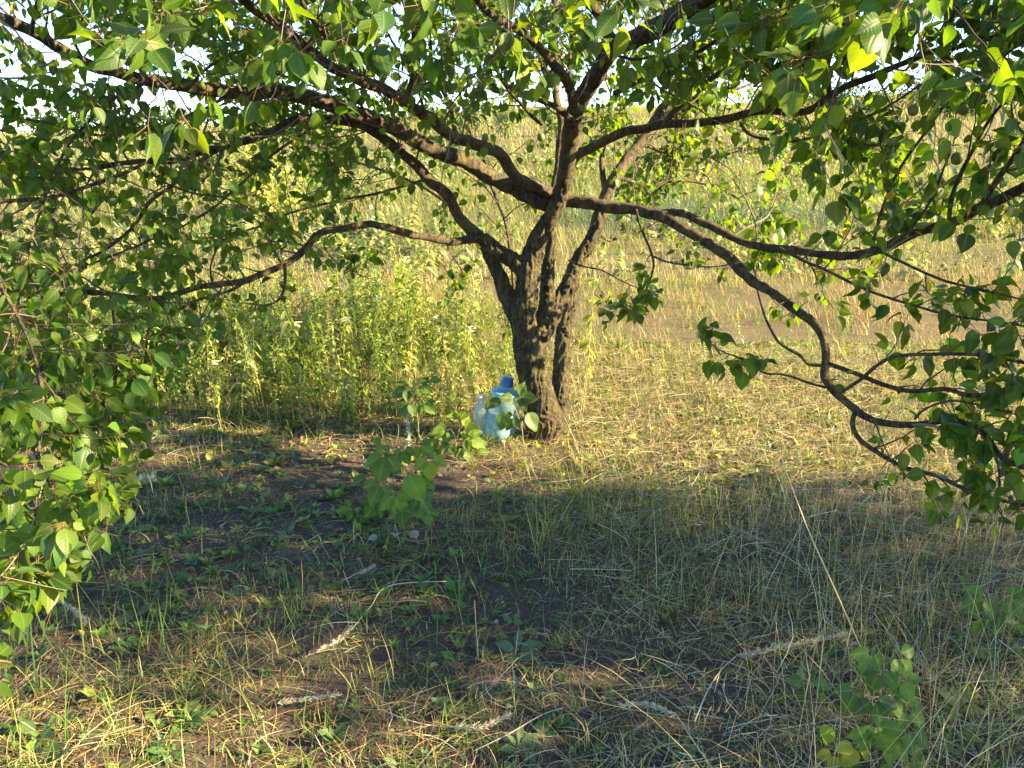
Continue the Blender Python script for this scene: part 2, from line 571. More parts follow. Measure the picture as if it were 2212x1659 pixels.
# colours of living and dry grass
TAN = [(0.48, 0.33, 0.13), (0.55, 0.41, 0.18), (0.40, 0.24, 0.09), (0.60, 0.48, 0.25), (0.30, 0.16, 0.07)]
PALE = [(0.58, 0.49, 0.31), (0.5, 0.41, 0.23), (0.62, 0.55, 0.39), (0.4, 0.28, 0.15), (0.28, 0.19, 0.11)]
GREEN = [(0.09, 0.17, 0.03), (0.13, 0.21, 0.045), (0.07, 0.13, 0.03), (0.17, 0.24, 0.06), (0.10, 0.18, 0.06)]
YGREEN = [(0.26, 0.28, 0.04), (0.32, 0.31, 0.06), (0.2, 0.25, 0.035), (0.38, 0.34, 0.09)]
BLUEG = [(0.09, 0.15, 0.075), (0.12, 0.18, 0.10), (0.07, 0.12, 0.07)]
FIELDC = [(0.24, 0.25, 0.06), (0.29, 0.28, 0.09), (0.17, 0.21, 0.055), (0.33, 0.29, 0.12)]
RUST = [(0.36, 0.17, 0.075), (0.45, 0.25, 0.10), (0.5, 0.32, 0.13), (0.26, 0.12, 0.06)]

# ------------------------------------------------------------------ the tree
TB = on_ground(1187, 945)
TX, TY = float(TB[0]), float(TB[1])
tree = empty("apricot_tree", (TX, TY, float(TB[2])))
TREE0 = np.array([TX, TY, float(TB[2])])
tag(tree, "old apricot tree with forked mossy trunk and wide low limbs over the grass", "tree")


def limb3(pts, y0, y1, w0, w1, step=0.012, power=1.0, wob=0.006, thin=1.0):
    """a limb traced through photograph points; its distance runs from y0 to y1, its seen width from w0 to w1"""
    P = np.array(pts, float)
    s = np.r_[0, np.cumsum(np.linalg.norm(np.diff(P, axis=0), axis=1))]
    s /= s[-1]
    Y = y0 + (y1 - y0) * s ** power
    q = np.array([at(a, b, yy) for (a, b), yy in zip(P, Y)])
    r = 0.5 * thin * (w0 + (w1 - w0) * s) / FPX * zc(q)
    S = spline(np.c_[q, r], step)
    if wob:
        n = S[:, :3] * 7.0
        for k in range(3):
            S[:, k] += wob * noise3(n + 13.7 * k)
    return S


# trunk and its stems, fused into one skin
trunk_parts = [
    (limb3([(1186, 965), (1182, 935), (1172, 895), (1163, 850), (1152, 800), (1143, 760), (1134, 715), (1132, 670), (1140, 610), (1146, 560), (1158, 525), (1171, 500)], TY, TY - 0.02, 82, 36, step=0.02), None),
    (limb3([(1136, 745), (1122, 700), (1108, 665), (1090, 625), (1076, 590), (1062, 560), (1048, 530)], TY, TY + 0.02, 46, 27, step=0.02), None),
    (limb3([(1160, 760), (1168, 715), (1176, 670), (1183, 620), (1187, 560), (1190, 500)], TY + 0.06, TY + 0.16, 42, 22, step=0.02), None),
    (limb3([(1166, 730), (1185, 695), (1206, 660), (1222, 630), (1235, 598)], TY + 0.05, TY + 0.22, 44, 34, step=0.02), None),
    (limb3([(1208, 960), (1210, 900), (1209, 850), (1212, 800), (1217, 750), (1221, 700), (1228, 650), (1236, 600), (1248, 565), (1268, 535), (1285, 500), (1303, 440)], TY + 0.14, TY + 0.5, 40, 30, step=0.02), None),
    (limb3([(1148, 615), (1136, 590), (1115, 568), (1090, 550), (1065, 533), (1040, 512)], TY - 0.01, TY - 0.03, 42, 31, step=0.02), None),
    (limb3([(1146, 575), (1158, 525), (1175, 496), (1192, 468), (1206, 434), (1220, 384), (1230, 340)], TY - 0.01, TY - 0.12, 40, 33, step=0.02), None),
]
tch = Chunks()
for k, (S, _) in enumerate(trunk_parts):
    r = S[:, 3].copy()
    if k in (0, 4):                             # root flare
        h = S[:, 2] - TREE0[2]
        r *= 1 + 0.22 * np.exp(-np.clip(h, 0, None) / 0.07)
    V, L, T, C = tube(S[:, :3], r, 20)
    tch.add(V, L, T, C)
for k in range(6):                              # surface roots
    a = k * 1.05 + 0.3
    e = TREE0 + np.array([math.cos(a) * 0.15 + 0.01, math.sin(a) * 0.14, -0.03])
    S = spline(np.c_[np.array([TREE0 + (0, 0, 0.14), TREE0 + (e - TREE0) * 0.5 + (0, 0, 0.035), e]), [0.03, 0.028, 0.01]], 0.02)
    V, L, T, C = tube(S[:, :3], S[:, 3], 10)
    tch.add(V, L, T, C)
raw = shift(tch, TREE0).build("trunk_raw", M_BARK)
md = raw.modifiers.new("remesh", 'REMESH'); md.mode = 'VOXEL'; md.voxel_size = 0.006
dg = bpy.context.evaluated_depsgraph_get()
me = bpy.data.meshes.new_from_object(raw.evaluated_get(dg))
bpy.data.objects.remove(raw)
n = len(me.vertices)
co = np.empty(n * 3); me.vertices.foreach_get("co", co); co = co.reshape(-1, 3)
ed = np.empty(len(me.edges) * 2, np.int32); me.edges.foreach_get("vertices", ed); ed = ed.reshape(-1, 2)
for _ in range(5):                              # relax the voxel steps and soften the joints
    acc = np.zeros_like(co); cnt = np.zeros(n)
    np.add.at(acc, ed[:, 0], co[ed[:, 1]]); np.add.at(acc, ed[:, 1], co[ed[:, 0]])
    np.add.at(cnt, ed.ravel(), 1)
    co = 0.4 * co + 0.6 * acc / np.maximum(cnt, 1)[:, None]
me.vertices.foreach_set("co", co.ravel()); me.update()
nr = np.empty(n * 3); me.vertices.foreach_get("normal", nr); nr = nr.reshape(-1, 3)
rid = 1 - np.abs(noise3(co * np.array([62, 62, 8]) + 1.6 * noise3(co * 11)[:, None]))
rid2 = 1 - np.abs(noise3(co * np.array([120, 120, 20]) + 2.5 * noise3(co * 20)[:, None] + 7))
disp = 0.013 * (rid - 0.75) + 0.006 * (rid2 - 0.7) + 0.002 * noise3(co * np.array([190, 190, 70])) + 0.004 * noise3(co * 7 + 5)
co = co + nr * disp[:, None]
me.vertices.foreach_set("co", co.ravel())
me.polygons.foreach_set("use_smooth", np.ones(len(me.polygons), bool))
me.update()
me.materials.clear(); me.materials.append(M_BARK)
trunk = bpy.data.objects.new("trunk", me); COL.objects.link(trunk); trunk.parent = tree

# lower edge of the crown and thin places in it, in photograph points
BX = [-500, -50, 0, 60, 120, 190, 240, 290, 330, 380, 430, 520, 600, 700, 740, 790, 850, 930, 960, 1010, 1050, 1110, 1180, 1250, 1300, 1350, 1400, 1440, 1490, 1530, 1600, 1650, 1700, 1780, 1830, 1900, 2000, 2060, 2130, 2200, 2500]
BY = [1650, 1600, 1520, 1320, 1290, 1230, 1110, 1090, 900, 790, 710, 690, 690, 690, 620, 590, 570, 590, 650, 650, 600, 560, 590, 640, 700, 715, 700, 640, 640, 800, 820, 820, 700, 800, 1010, 1040, 1080, 1120, 1130, 1110, 1150]
THIN = [(1165, 740, 120, 260, 0.04), (2090, 290, 150, 90, 0.28), (1650, 380, 170, 110, 0.45), (880, 430, 130, 90, 0.35), (620, 470, 200, 90, 0.6), (1120, 190, 80, 50, 0.55), (940, 240, 80, 45, 0.6), (340, 225, 110, 35, 0.6), (1950, 190, 100, 55, 0.3),
        (560, 590, 180, 60, 0.5), (180, 520, 190, 70, 0.5), (120, 700, 120, 60, 0.5), (480, 430, 160, 60, 0.55), (2080, 690, 120, 45, 0.5), (1950, 870, 90, 30, 0.4), (1400, 560, 220, 60, 0.6), (1000, 470, 90, 60, 0.6)]


MAIN_PX = np.zeros((0, 4))


def crown_keep(p, slack=30):
    px, py, d = project(p)
    ok = py < np.interp(px, BX, BY) + rng.normal(0, slack, np.shape(px))
    pr = np.ones(np.shape(px))
    for cx, cy, rx, ry, k in THIN:
        e = ((px - cx) / rx) ** 2 + ((py - cy) / ry) ** 2
        pr = np.where(e < 1, np.minimum(pr, k), pr)
    if len(MAIN_PX):
        dd = np.hypot(px[:, None] - MAIN_PX[None, :, 0], py[:, None] - MAIN_PX[None, :, 1])
        hit = ((dd < MAIN_PX[None, :, 2] + 14) & (d[:, None] < MAIN_PX[None, :, 3])).any(1)
        pr = np.where(hit, np.minimum(pr, 0.2), pr)
    return ok & (rng.random(np.shape(px)) < pr) & (np.asarray(p)[..., 2] > 0.12)


LEAF_COL = np.array([(0.055, 0.108, 0.010), (0.075, 0.135, 0.014), (0.045, 0.095, 0.013), (0.095, 0.15, 0.016), (0.052, 0.105, 0.026)])
SUNH = np.array(sun_vec)


class Growth:
    """twigs, spurs and leaves of one limb"""
    def __init__(self):
        self.tw = []          # (points, radii)
        self.lp, self.ld, self.ls = [], [], []
        self.size = 1.0

    def leaf(self, base, out):
        d = 0.55 * out + rng.normal(0, 0.42, 3) + np.array([0, 0, -0.45])
        self.lp.append(base); self.ld.append(d / np.linalg.norm(d)); self.ls.append(rng.uniform(0.026, 0.053) * self.size)

    def twig(self, p, d, length, r, level=0, leaves=1.0):
        d = d / np.linalg.norm(d)
        n = max(3, int(length / 0.035))
        pts, step = [p.copy()], length / n
        bias = rng.normal(0, 0.05, 3)
        for i in range(n):
            d = d + rng.normal(0, 0.13, 3) + bias + np.array([0, 0, 0.02 if level == 0 else -0.01])
            d /= np.linalg.norm(d)
            p = p + d * step
            if not crown_keep(p[None], 12)[0] and rng.random() < 0.5:
                if not project(p)[1] < np.interp(project(p)[0], BX, BY):
                    break
            pts.append(p.copy())
            out = np.cross(d, rng.normal(0, 1, 3)); out /= max(np.linalg.norm(out), 1e-6)
            if level < 2 and rng.random() < (0.26 if level == 0 else 0.1) and i > 0:
                self.twig(p, 0.75 * d + 0.8 * out + np.array([0, 0, 0.1]), length * rng.uniform(0.3, 0.6), r * 0.6, level + 1, leaves)
            m = rng.poisson(1.22 * leaves * (0.5 + 0.9 * i / n))
            for _ in range(m):
                o2 = out + rng.normal(0, 0.5, 3)
                self.leaf(p + rng.normal(0, 0.006, 3), 0.6 * d + 0.8 * o2)
        if len(pts) > 2:
            for _ in range(rng.integers(2, 5)):
                self.leaf(pts[-1], d + rng.normal(0, 0.5, 3))
            self.tw.append((np.array(pts), np.linspace(r, max(r * 0.35, 0.0008), len(pts)), level))


def grow_limb(S, start=0.25, gap=0.075, lo=0.18, hi=0.5, leaves=1.0, up=0.25, spurs=1.0, size=1.0):
    g = Growth()
    g.size = size
    P, r = S[:, :3], S[:, 3]
    s = np.r_[0, np.cumsum(np.linalg.norm(np.diff(P, axis=0), axis=1))]
    x = s[-1] * start
    while x < s[-1]:
        i = min(int(np.searchsorted(s, x)), len(P) - 2)
        t = P[i + 1] - P[i]; t /= max(np.linalg.norm(t), 1e-9)
        o = np.cross(t, rng.normal(0, 1, 3)); o /= max(np.linalg.norm(o), 1e-9)
        g.twig(P[i] + o * r[i] * 0.6, 0.45 * t + 0.9 * o + np.array([0, 0, up]), rng.uniform(lo, hi), min(0.0045, r[i] * 0.5), 0, leaves)
        if rng.random() < 0.45 * spurs:
            o2 = np.cross(t, rng.normal(0, 1, 3)); o2 /= max(np.linalg.norm(o2), 1e-9)
            for _ in range(rng.integers(3, 6)):
                g.leaf(P[i] + o2 * (r[i] + 0.012), o2 + rng.normal(0, 0.5, 3))
        for _ in range(rng.poisson(1.6)):
            j = min(len(P) - 2, max(0, i + int(rng.normal(0, 3))))
            o3 = np.cross(t, rng.normal(0, 1, 3)); o3 /= max(np.linalg.norm(o3), 1e-9)
            l = rng.uniform(0.012, 0.05) + r[j]
            q = np.array([P[j], P[j] + o3 * l * 0.6 + t * 0.003, P[j] + o3 * l + rng.normal(0, 0.006, 3) + t * 0.006])
            g.tw.append((q, np.array([0.0028, 0.002, 0.0012]), 1))
        x += gap * 1.35 * rng.uniform(0.5, 1.5)
    g.twig(P[-1], P[-1] - P[-3], rng.uniform(lo, hi), r[-1] * 0.7, 0, leaves)
    return g


N_LEAVES = 0


def make_branch(S, g, sides=10, mat=None, bump=0.1):
    """one limb of the tree: bark, its twigs and its leaves"""
    global N_LEAVES
    c = Chunks()
    V, L, T, C = tube(S[:, :3], S[:, 3], sides, bump=bump, bscale=34.0, ridge=0.2 if S[0, 3] > 0.012 else 0.0)
    c.add(V, L, T, C)
    if g is not None and g.tw:
        c.slot = 1
        for pts, rr, lv in g.tw:
            col = np.array((0.10, 0.062, 0.045)) if rng.random() < 0.7 else np.array((0.22, 0.16, 0.125))
            V, L, T, C = tube(pts, rr, 5 if lv == 0 else 4, bump=0.12, bscale=60, cap=False, col=col * rng.uniform(0.7, 1.3))
            c.add(V, L, T, C)
    b = shift(c, TREE0).build("branch", [mat or M_BRANCH, M_TWIG], tree)
    if g is None:
        return b
    if g.lp:
        lp, ld, ls = np.array(g.lp), np.array(g.ld), np.array(g.ls)
        pet = rng.uniform(0.015, 0.035, len(lp))
        k = crown_keep(lp + ld * (pet + ls * 0.5)[:, None])
        lp, ld, ls, pet = lp[k], ld[k], ls[k], pet[k]
        if len(lp):
            N_LEAVES += len(lp)
            hang = norm(ld + np.array([0, 0, -0.25]))
            nrm = norm(rng.normal(0, 0.72, (len(lp), 3)) + np.array([0, 0, 0.75]) + 0.35 * SUNH + np.array([0, -0.15, 0]))
            base = lp + ld * pet[:, None]
            M = frames(hang, nrm, ls * rng.uniform(0.9, 1.1, len(lp)), ls)
            col = LEAF_COL[rng.integers(0, len(LEAF_COL), len(lp))] * (1 + rng.normal(0, 0.24, (len(lp), 1))).clip(0.5, 1.8) * (1 + rng.normal(0, 0.08, (len(lp), 3)))
            old = rng.random(len(lp)) < 0.005
            col[old] = np.array([0.35, 0.27, 0.04])
            c = Chunks()
            which = rng.integers(0, len(LEAVES), len(lp))
            for j, Tm in enumerate(LEAVES):
                s = which == j
                c.instance(Tm, base[s], M[s], col[s])
            # leaf stalks
            side = norm(np.cross(ld, rng.normal(0, 1, ld.shape))) * 0.0007
            side2 = norm(np.cross(ld, side)) * 0.0007
            V = np.stack([lp + side, lp - side * 0.5 + side2, lp - side * 0.5 - side2, base + side, base - side * 0.5 + side2, base - side * 0.5 - side2], 1)
            q = np.array([0, 1, 4, 3, 1, 2, 5, 4, 2, 0, 3, 5])
            Lq = q[None] + (np.arange(len(lp)) * 6)[:, None]
            c.add(V, Lq, np.full(len(lp) * 3, 4), np.tile(np.array([[0.2, 0.1, 0.04]]), (len(lp) * 6, 1)))
            shift(c, TREE0).build("leaves", M_LEAF, b)
    return b


# (points, near/far start, end, seen width at start and end, growth options)
LIMBS = [
    # upper left limb and its neighbours
    ([(1180, 440), (1140, 424), (1085, 393), (1025, 357), (950, 325), (870, 284), (805, 257), (738, 238), (650, 213), (583, 200), (500, 200), (400, 190), (317, 177), (233, 153), (187, 143), (117, 107), (67, 73), (0, 40), (-90, 0)], 4.03, 2.5, 40, 26, dict(start=0.3, gap=0.07, hi=0.55)),
    ([(1075, 540), (1046, 518), (1020, 494), (991, 462), (965, 420), (927, 383), (880, 340), (835, 305), (760, 266), (700, 263), (640, 264), (590, 288), (520, 305), (450, 330), (384, 345), (300, 352), (200, 358)], 4.05, 2.9, 30, 12, dict(start=0.3, gap=0.07)),
    ([(1190, 420), (1150, 402), (1115, 385), (1085, 335), (1038, 317), (991, 300), (954, 277), (924, 257), (884, 227), (838, 203), (794, 180), (758, 163), (684, 123), (634, 83), (594, 50), (534, 7), (470, -40)], 4.0, 2.3, 30, 22, dict(start=0.35, gap=0.07)),
    ([(874, 220), (891, 167), (901, 133), (904, 83), (901, 33), (888, -30)], 3.05, 2.7, 19, 14, dict(start=0.3, gap=0.08)),
    ([(985, 298), (971, 233), (951, 190), (934, 160), (931, 107), (925, 40), (915, -30)], 3.6, 3.5, 13, 9, dict(start=0.2)),
    ([(925, 258), (916, 235), (904, 187), (880, 140), (850, 95), (820, 30)], 3.3, 3.3, 9, 5, dict(start=0.2)),
    # up and to the right
    ([(1171, 500), (1190, 470), (1206, 434), (1221, 384), (1231, 333), (1236, 283), (1246, 240), (1262, 207), (1292, 160), (1321, 117), (1345, 98), (1371, 83), (1421, 60), (1471, 27), (1540, -15), (1640, -70)], 4.02, 2.8, 37, 50, dict(start=0.6, gap=0.09)),
    ([(1338, 104), (1328, 92), (1311, 67), (1298, 33), (1271, -5), (1240, -50)], 3.15, 2.95, 30, 24, dict(start=0.3)),
    ([(1242, 245), (1221, 170), (1181, 117), (1138, 73), (1098, 47), (1040, 10), (980, -40)], 3.55, 2.8, 26, 16, dict(start=0.25)),
    ([(1240, 262), (1181, 223), (1138, 200), (1095, 185), (1075, 150), (1055, 110)], 3.6, 3.5, 16, 8, dict(start=0.3)),
    ([(1175, 268), (1154, 253), (1130, 225), (1104, 200), (1085, 170)], 3.75, 3.8, 11, 7, dict(start=0.4)),
    ([(1240, 235), (1230, 167), (1231, 83), (1240, 40), (1255, -20)], 3.6, 3.55, 12, 8, dict(start=0.3)),
    # right side
    ([(1222, 368), (1238, 347), (1271, 320), (1321, 297), (1388, 277), (1475, 267), (1542, 260), (1642, 243), (1709, 248), (1742, 243), (1775, 220), (1809, 197), (1870, 170), (1950, 140), (2060, 105), (2180, 70)], 3.95, 2.5, 24, 12, dict(leaves=1.6, size=1.2, start=0.3, gap=0.07)),
    ([(1640, 244), (1675, 217), (1725, 167), (1759, 117), (1809, 67), (1850, 20), (1880, -40)], 3.05, 2.5, 18, 13, dict(leaves=1.6, size=1.2, start=0.25)),
    ([(1787, 205), (1790, 150), (1798, 100), (1825, 50), (1850, -10)], 2.75, 2.5, 14, 10, dict(leaves=1.6, size=1.2, start=0.3)),
    ([(1322, 198), (1371, 177), (1421, 160), (1475, 135), (1540, 90), (1600, 40), (1650, -20)], 3.25, 3.1, 13, 9, dict(leaves=1.6, size=1.2, start=0.2)),
    ([(1440, 265), (1475, 230), (1525, 183), (1575, 150), (1625, 127), (1675, 87), (1742, 50), (1809, 23), (1880, -20)], 3.5, 2.6, 15, 9, dict(leaves=1.6, size=1.2, start=0.2)),
    ([(1600, 262), (1610, 280), (1640, 297), (1700, 307), (1745, 298), (1790, 275), (1850, 258), (1900, 240), (1960, 205), (2010, 170)], 3.1, 2.5, 9, 5, dict(leaves=1.6, size=1.2, start=0.35, gap=0.09)),
    # the drooping limb on the right
    ([(1190, 440), (1231, 437), (1271, 443), (1338, 447), (1388, 453), (1438, 470), (1475, 497), (1525, 527), (1568, 553), (1595, 580), (1625, 610), (1675, 640), (1725, 673), (1759, 703), (1779, 740), (1782, 780), (1779, 813), (1795, 843), (1825, 873), (1875, 903), (1925, 911), (1969, 910)], 4.0, 2.75, 31, 16, dict(start=0.55, gap=0.16, lo=0.08, hi=0.2, leaves=0.8, spurs=0.4)),
    ([(1420, 458), (1475, 462), (1525, 487), (1575, 513), (1625, 527), (1709, 540), (1790, 550), (1870, 548), (1942, 520), (2035, 490), (2075, 473), (2125, 443), (2209, 407), (2320, 360)], 3.78, 2.6, 17, 26, dict(size=1.45, leaves=1.1, start=0.2, gap=0.07)),
    ([(2128, 440), (2150, 405), (2175, 367), (2215, 300), (2260, 220)], 2.72, 2.6, 16, 11, dict(leaves=1.6, size=1.2, start=0.3)),
    ([(2049, 480), (2055, 440), (2075, 383), (2125, 283), (2175, 220), (2220, 170)], 2.82, 2.6, 12, 7, dict(leaves=1.6, size=1.2, start=0.4)),
    ([(1940, 522), (1985, 470), (2009, 433), (2042, 360), (2060, 320)], 2.98, 2.85, 9, 5, dict(leaves=1.6, size=1.2, start=0.4)),
    ([(1880, 545), (1910, 440), (1942, 367), (2009, 273), (2059, 213), (2132, 153), (2190, 110)], 3.0, 2.6, 9, 6, dict(leaves=1.6, size=1.2, start=0.3)),
    ([(1772, 788), (1742, 787), (1725, 770), (1682, 743), (1655, 697), (1645, 663), (1635, 613), (1632, 583)], 2.98, 2.95, 10, 4, None),
    ([(1786, 783), (1842, 803), (1909, 830), (1969, 843), (2042, 840), (2092, 853), (2142, 847), (2209, 830), (2280, 815)], 2.97, 2.4, 12, 12, dict(size=1.5, leaves=0.8, start=0.3, gap=0.08, lo=0.1, hi=0.25)),
    ([(1812, 850), (1859, 820), (1925, 773), (2022, 766), (2092, 766), (2142, 770), (2209, 780), (2290, 800)], 2.93, 2.4, 9, 10, dict(size=1.5, leaves=0.8, start=0.25, gap=0.07, lo=0.12, hi=0.3)),
    ([(1845, 890), (1842, 913), (1852, 937), (1875, 963), (1925, 997), (1975, 1020), (2042, 1040), (2109, 1063), (2209, 1095), (2280, 1110)], 2.88, 2.3, 13, 8, dict(size=1.5, leaves=0.8, start=0.2, gap=0.06, lo=0.08, hi=0.2, up=0.0)),
    ([(1782, 837), (1742, 827), (1692, 810), (1652, 803), (1608, 777), (1558, 760), (1528, 738)], 2.95, 2.85, 7, 3, dict(size=1.5, start=0.55, gap=0.05, lo=0.04, hi=0.09, leaves=1.3)),
    ([(1969, 910), (2030, 903), (2075, 905), (2125, 937), (2159, 980), (2192, 1000), (2260, 1020)], 2.75, 2.4, 15, 13, dict(size=1.5, leaves=0.8, start=0.2, gap=0.06, lo=0.1, hi=0.25, up=0.0)),
    ([(1975, 900), (2000, 880), (2060, 865), (2140, 880), (2215, 900)], 2.75, 2.45, 7, 4, dict(size=1.5, start=0.3, gap=0.07, lo=0.1, hi=0.2)),
    ([(1890, 540), (1940, 565), (2000, 590), (2080, 615), (2180, 640), (2260, 650)], 3.0, 2.5, 9, 5, dict(start=0.05, gap=0.08, leaves=0.8, size=1.45, lo=0.12, hi=0.3, up=0.0)),
    ([(1680, 535), (1740, 565), (1800, 590), (1900, 640), (2000, 665), (2120, 690), (2230, 700)], 3.25, 2.5, 9, 5, dict(start=0.1, gap=0.08, leaves=0.8, size=1.45, lo=0.12, hi=0.3, up=0.0)),
    ([(2120, 940), (2150, 985), (2160, 1040), (2150, 1090), (2165, 1120)], 2.6, 2.4, 6, 4, dict(start=0.05, gap=0.05, leaves=1.5, size=1.35, lo=0.08, hi=0.18, up=-0.1)),
    # low leaf spray in front of the drooping limb's root
    ([(1375, 452), (1382, 480), (1392, 510), (1405, 545), (1412, 580), (1398, 620), (1375, 650), (1360, 680)], 3.75, 3.55, 8, 3, dict(size=1.5, start=0.4, gap=0.06, lo=0.05, hi=0.16, up=-0.3)),
    ([(1408, 555), (1440, 568), (1490, 572), (1540, 575), (1590, 570)], 3.65, 3.4, 5, 3, dict(start=0.2, gap=0.07, lo=0.06, hi=0.14, up=0)),
    ([(1230, 560), (1262, 575), (1300, 585), (1340, 605), (1370, 620)], 3.95, 3.7, 5, 3, dict(start=0.3, gap=0.06, lo=0.05, hi=0.15, up=0)),
    # low left limbs
    ([(1068, 532), (1048, 519), (1024, 515), (971, 520), (921, 510), (871, 497), (831, 487), (788, 484), (738, 490), (690, 505), (660, 540), (630, 563), (567, 590), (517, 610), (467, 620), (417, 623), (350, 640), (233, 636), (133, 633), (33, 626), (-60, 620)], 4.0, 2.4, 20, 10, dict(start=0.38, gap=0.06, lo=0.12, hi=0.4)),
    ([(614, 570), (616, 600), (612, 630), (600, 650), (574, 660), (547, 656)], 3.2, 3.15, 9, 5, dict(start=0.1, gap=0.05, lo=0.06, hi=0.2, up=0)),
    ([(540, 602), (500, 625), (453, 640), (417, 653), (367, 676), (317, 682), (280, 690)], 3.1, 2.7, 9, 6, dict(start=0.1, gap=0.05, lo=0.1, hi=0.3, up=0)),
    ([(330, 680), (322, 720), (316, 770), (312, 800), (300, 836), (283, 873), (260, 906), (233, 930), (213, 963), (200, 1003), (185, 1050), (160, 1100), (130, 1150)], 2.7, 1.85, 6, 9, dict(start=0.15, size=1.2, leaves=1.7, gap=0.055, lo=0.08, hi=0.26, up=-0.1)),
    ([(240, 640), (250, 700), (240, 760), (235, 795), (200, 816), (173, 853), (150, 900), (120, 960), (90, 1040)], 2.65, 1.9, 7, 6, dict(start=0.15, size=1.2, leaves=1.7, gap=0.06, lo=0.08, hi=0.26, up=-0.1)),
    ([(760, 483), (700, 520), (720, 560), (770, 590), (800, 600)], 3.6, 3.4, 4, 3, dict(start=0.1, gap=0.06, lo=0.06, hi=0.15, up=-0.1)),
    ([(960, 520), (975, 550), (1000, 590), (985, 615)], 3.9, 3.8, 4, 2, dict(start=0.3, gap=0.06, lo=0.04, hi=0.1, up=-0.3)),
    ([(450, 330), (384, 300), (334, 343), (283, 370), (217, 390), (133, 420), (67, 430), (0, 435), (-70, 440)], 3.0, 2.2, 9, 11, dict(start=0.1, gap=0.06)),
    ([(520, 305), (470, 325), (410, 360), (360, 407), (317, 440), (283, 494), (233, 534), (180, 560)], 3.1, 2.6, 12, 7, dict(start=0.1, gap=0.06)),
    ([(326, 377), (360, 400), (417, 417), (467, 423), (517, 443), (560, 470)], 2.85, 2.8, 7, 3, dict(start=0.1, gap=0.07, lo=0.1, hi=0.3)),
    ([(930, 385), (880, 400), (800, 420), (700, 440), (610, 470), (520, 500), (430, 520)], 3.95, 3.2, 8, 4, dict(start=0.15, gap=0.055)),
    ([(700, 262), (600, 330), (520, 400), (430, 470), (330, 520), (230, 560), (100, 590)], 3.5, 2.6, 8, 4, dict(start=0.1, gap=0.055)),
    ([(500, 200), (420, 240), (330, 280), (230, 290), (120, 270), (0, 250), (-80, 240)], 3.0, 2.3, 9, 5, dict(start=0.1, gap=0.055)),
    ([(317, 177), (230, 220), (140, 330), (80, 470), (50, 600), (20, 740)], 2.75, 2.0, 9, 5, dict(start=0.1, gap=0.055)),
    ([(520, 200), (494, 133), (477, 100), (447, 57), (410, 0)], 3.1, 2.9, 9, 5, dict(start=0.1, gap=0.06)),
    ([(238, 155), (270, 90), (310, 30), (360, -40)], 2.75, 2.6, 8, 5, dict(start=0.1, gap=0.06)),
    ([(-60, 520), (20, 640), (70, 760), (90, 900), (80, 1020), (70, 1120)], 2.0, 1.55, 10, 6, dict(start=0.1, size=1.1, leaves=1.7, gap=0.055, lo=0.1, hi=0.25, up=-0.1)),
    ([(-120, 1050), (-60, 1180), (-25, 1300), (-10, 1400), (0, 1480)], 1.5, 1.25, 9, 5, dict(start=0.2, size=1.1, leaves=1.8, gap=0.06, lo=0.06, hi=0.16, up=-0.1)),
    ([(-60, 700), (20, 820), (60, 940), (110, 1060), (135, 1170), (120, 1250)], 2.15, 1.75, 7, 4, dict(start=0.1, gap=0.05, size=1.2, leaves=1.5, lo=0.1, hi=0.24, up=-0.1)),
    ([(300, 690), (285, 760), (250, 840), (190, 910), (130, 990), (90, 1080)], 2.65, 2.0, 6, 3, dict(start=0.1, gap=0.05, size=1.2, leaves=1.5, lo=0.1, hi=0.25, up=-0.1)),
    ([(-90, 900), (-40, 1040), (0, 1160), (30, 1240), (25, 1300)], 1.75, 1.5, 7, 4, dict(start=0.1, gap=0.055, size=1.15, leaves=1.5, lo=0.08, hi=0.2, up=-0.1)),
    ([(-60, 640), (60, 690), (150, 740), (230, 760), (300, 740)], 2.3, 2.4, 7, 3, dict(start=0.1, gap=0.055, size=1.1, leaves=1.4, lo=0.1, hi=0.25, up=-0.1)),
    # more of the crown's top
    ([(400, 190), (440, 150), (520, 110), (600, 95), (690, 60), (760, 20)], 2.95, 2.7, 8, 4, dict(start=0.1, gap=0.06, leaves=1.2)),
    ([(187, 143), (160, 90), (180, 40), (240, 0), (300, -40)], 2.65, 2.6, 8, 4, dict(start=0.1, gap=0.06, leaves=1.2)),
    ([(805, 257), (760, 200), (690, 180), (600, 160), (520, 120), (430, 100)], 3.4, 3.2, 8, 4, dict(start=0.1, gap=0.06, leaves=1.2)),
    ([(1221, 170), (1160, 140), (1080, 60), (1010, 50), (930, 20)], 3.4, 3.2, 9, 4, dict(start=0.1, gap=0.06, leaves=1.2)),
    ([(1321, 117), (1380, 130), (1450, 110), (1500, 70), (1560, 60)], 3.2, 3.3, 8, 4, dict(start=0.1, gap=0.06, leaves=1.2)),
    ([(1000, 300), (1020, 220), (1060, 150), (1040, 80), (1080, 0)], 4.1, 4.4, 9, 5, dict(start=0.2, gap=0.06, leaves=1.3)),
    ([(870, 284), (840, 230), (800, 190), (730, 210), (650, 190), (560, 170)], 3.8, 4.2, 8, 4, dict(start=0.2, gap=0.06, leaves=1.3)),
    # limbs above the top of the view that hang into it
    ([(794, 180), (700, 80), (640, -20), (600, -140), (560, -260)], 2.95, 2.0, 14, 12, dict(start=0.2, gap=0.07)),
    ([(600, -200), (520, -90), (430, -60), (330, -80), (230, -120)], 2.05, 1.75, 9, 6, dict(size=1.35, start=0.0, gap=0.055, up=-0.3)),
    ([(904, 83), (940, -20), (1000, -70), (1080, -80), (1150, -100)], 2.75, 1.95, 12, 6, dict(size=1.35, start=0.3, gap=0.055, up=-0.25)),
    ([(904, -30), (860, -80), (780, -90), (700, -100), (600, -130)], 2.65, 1.9, 10, 6, dict(size=1.35, start=0.2, gap=0.06, up=-0.25)),
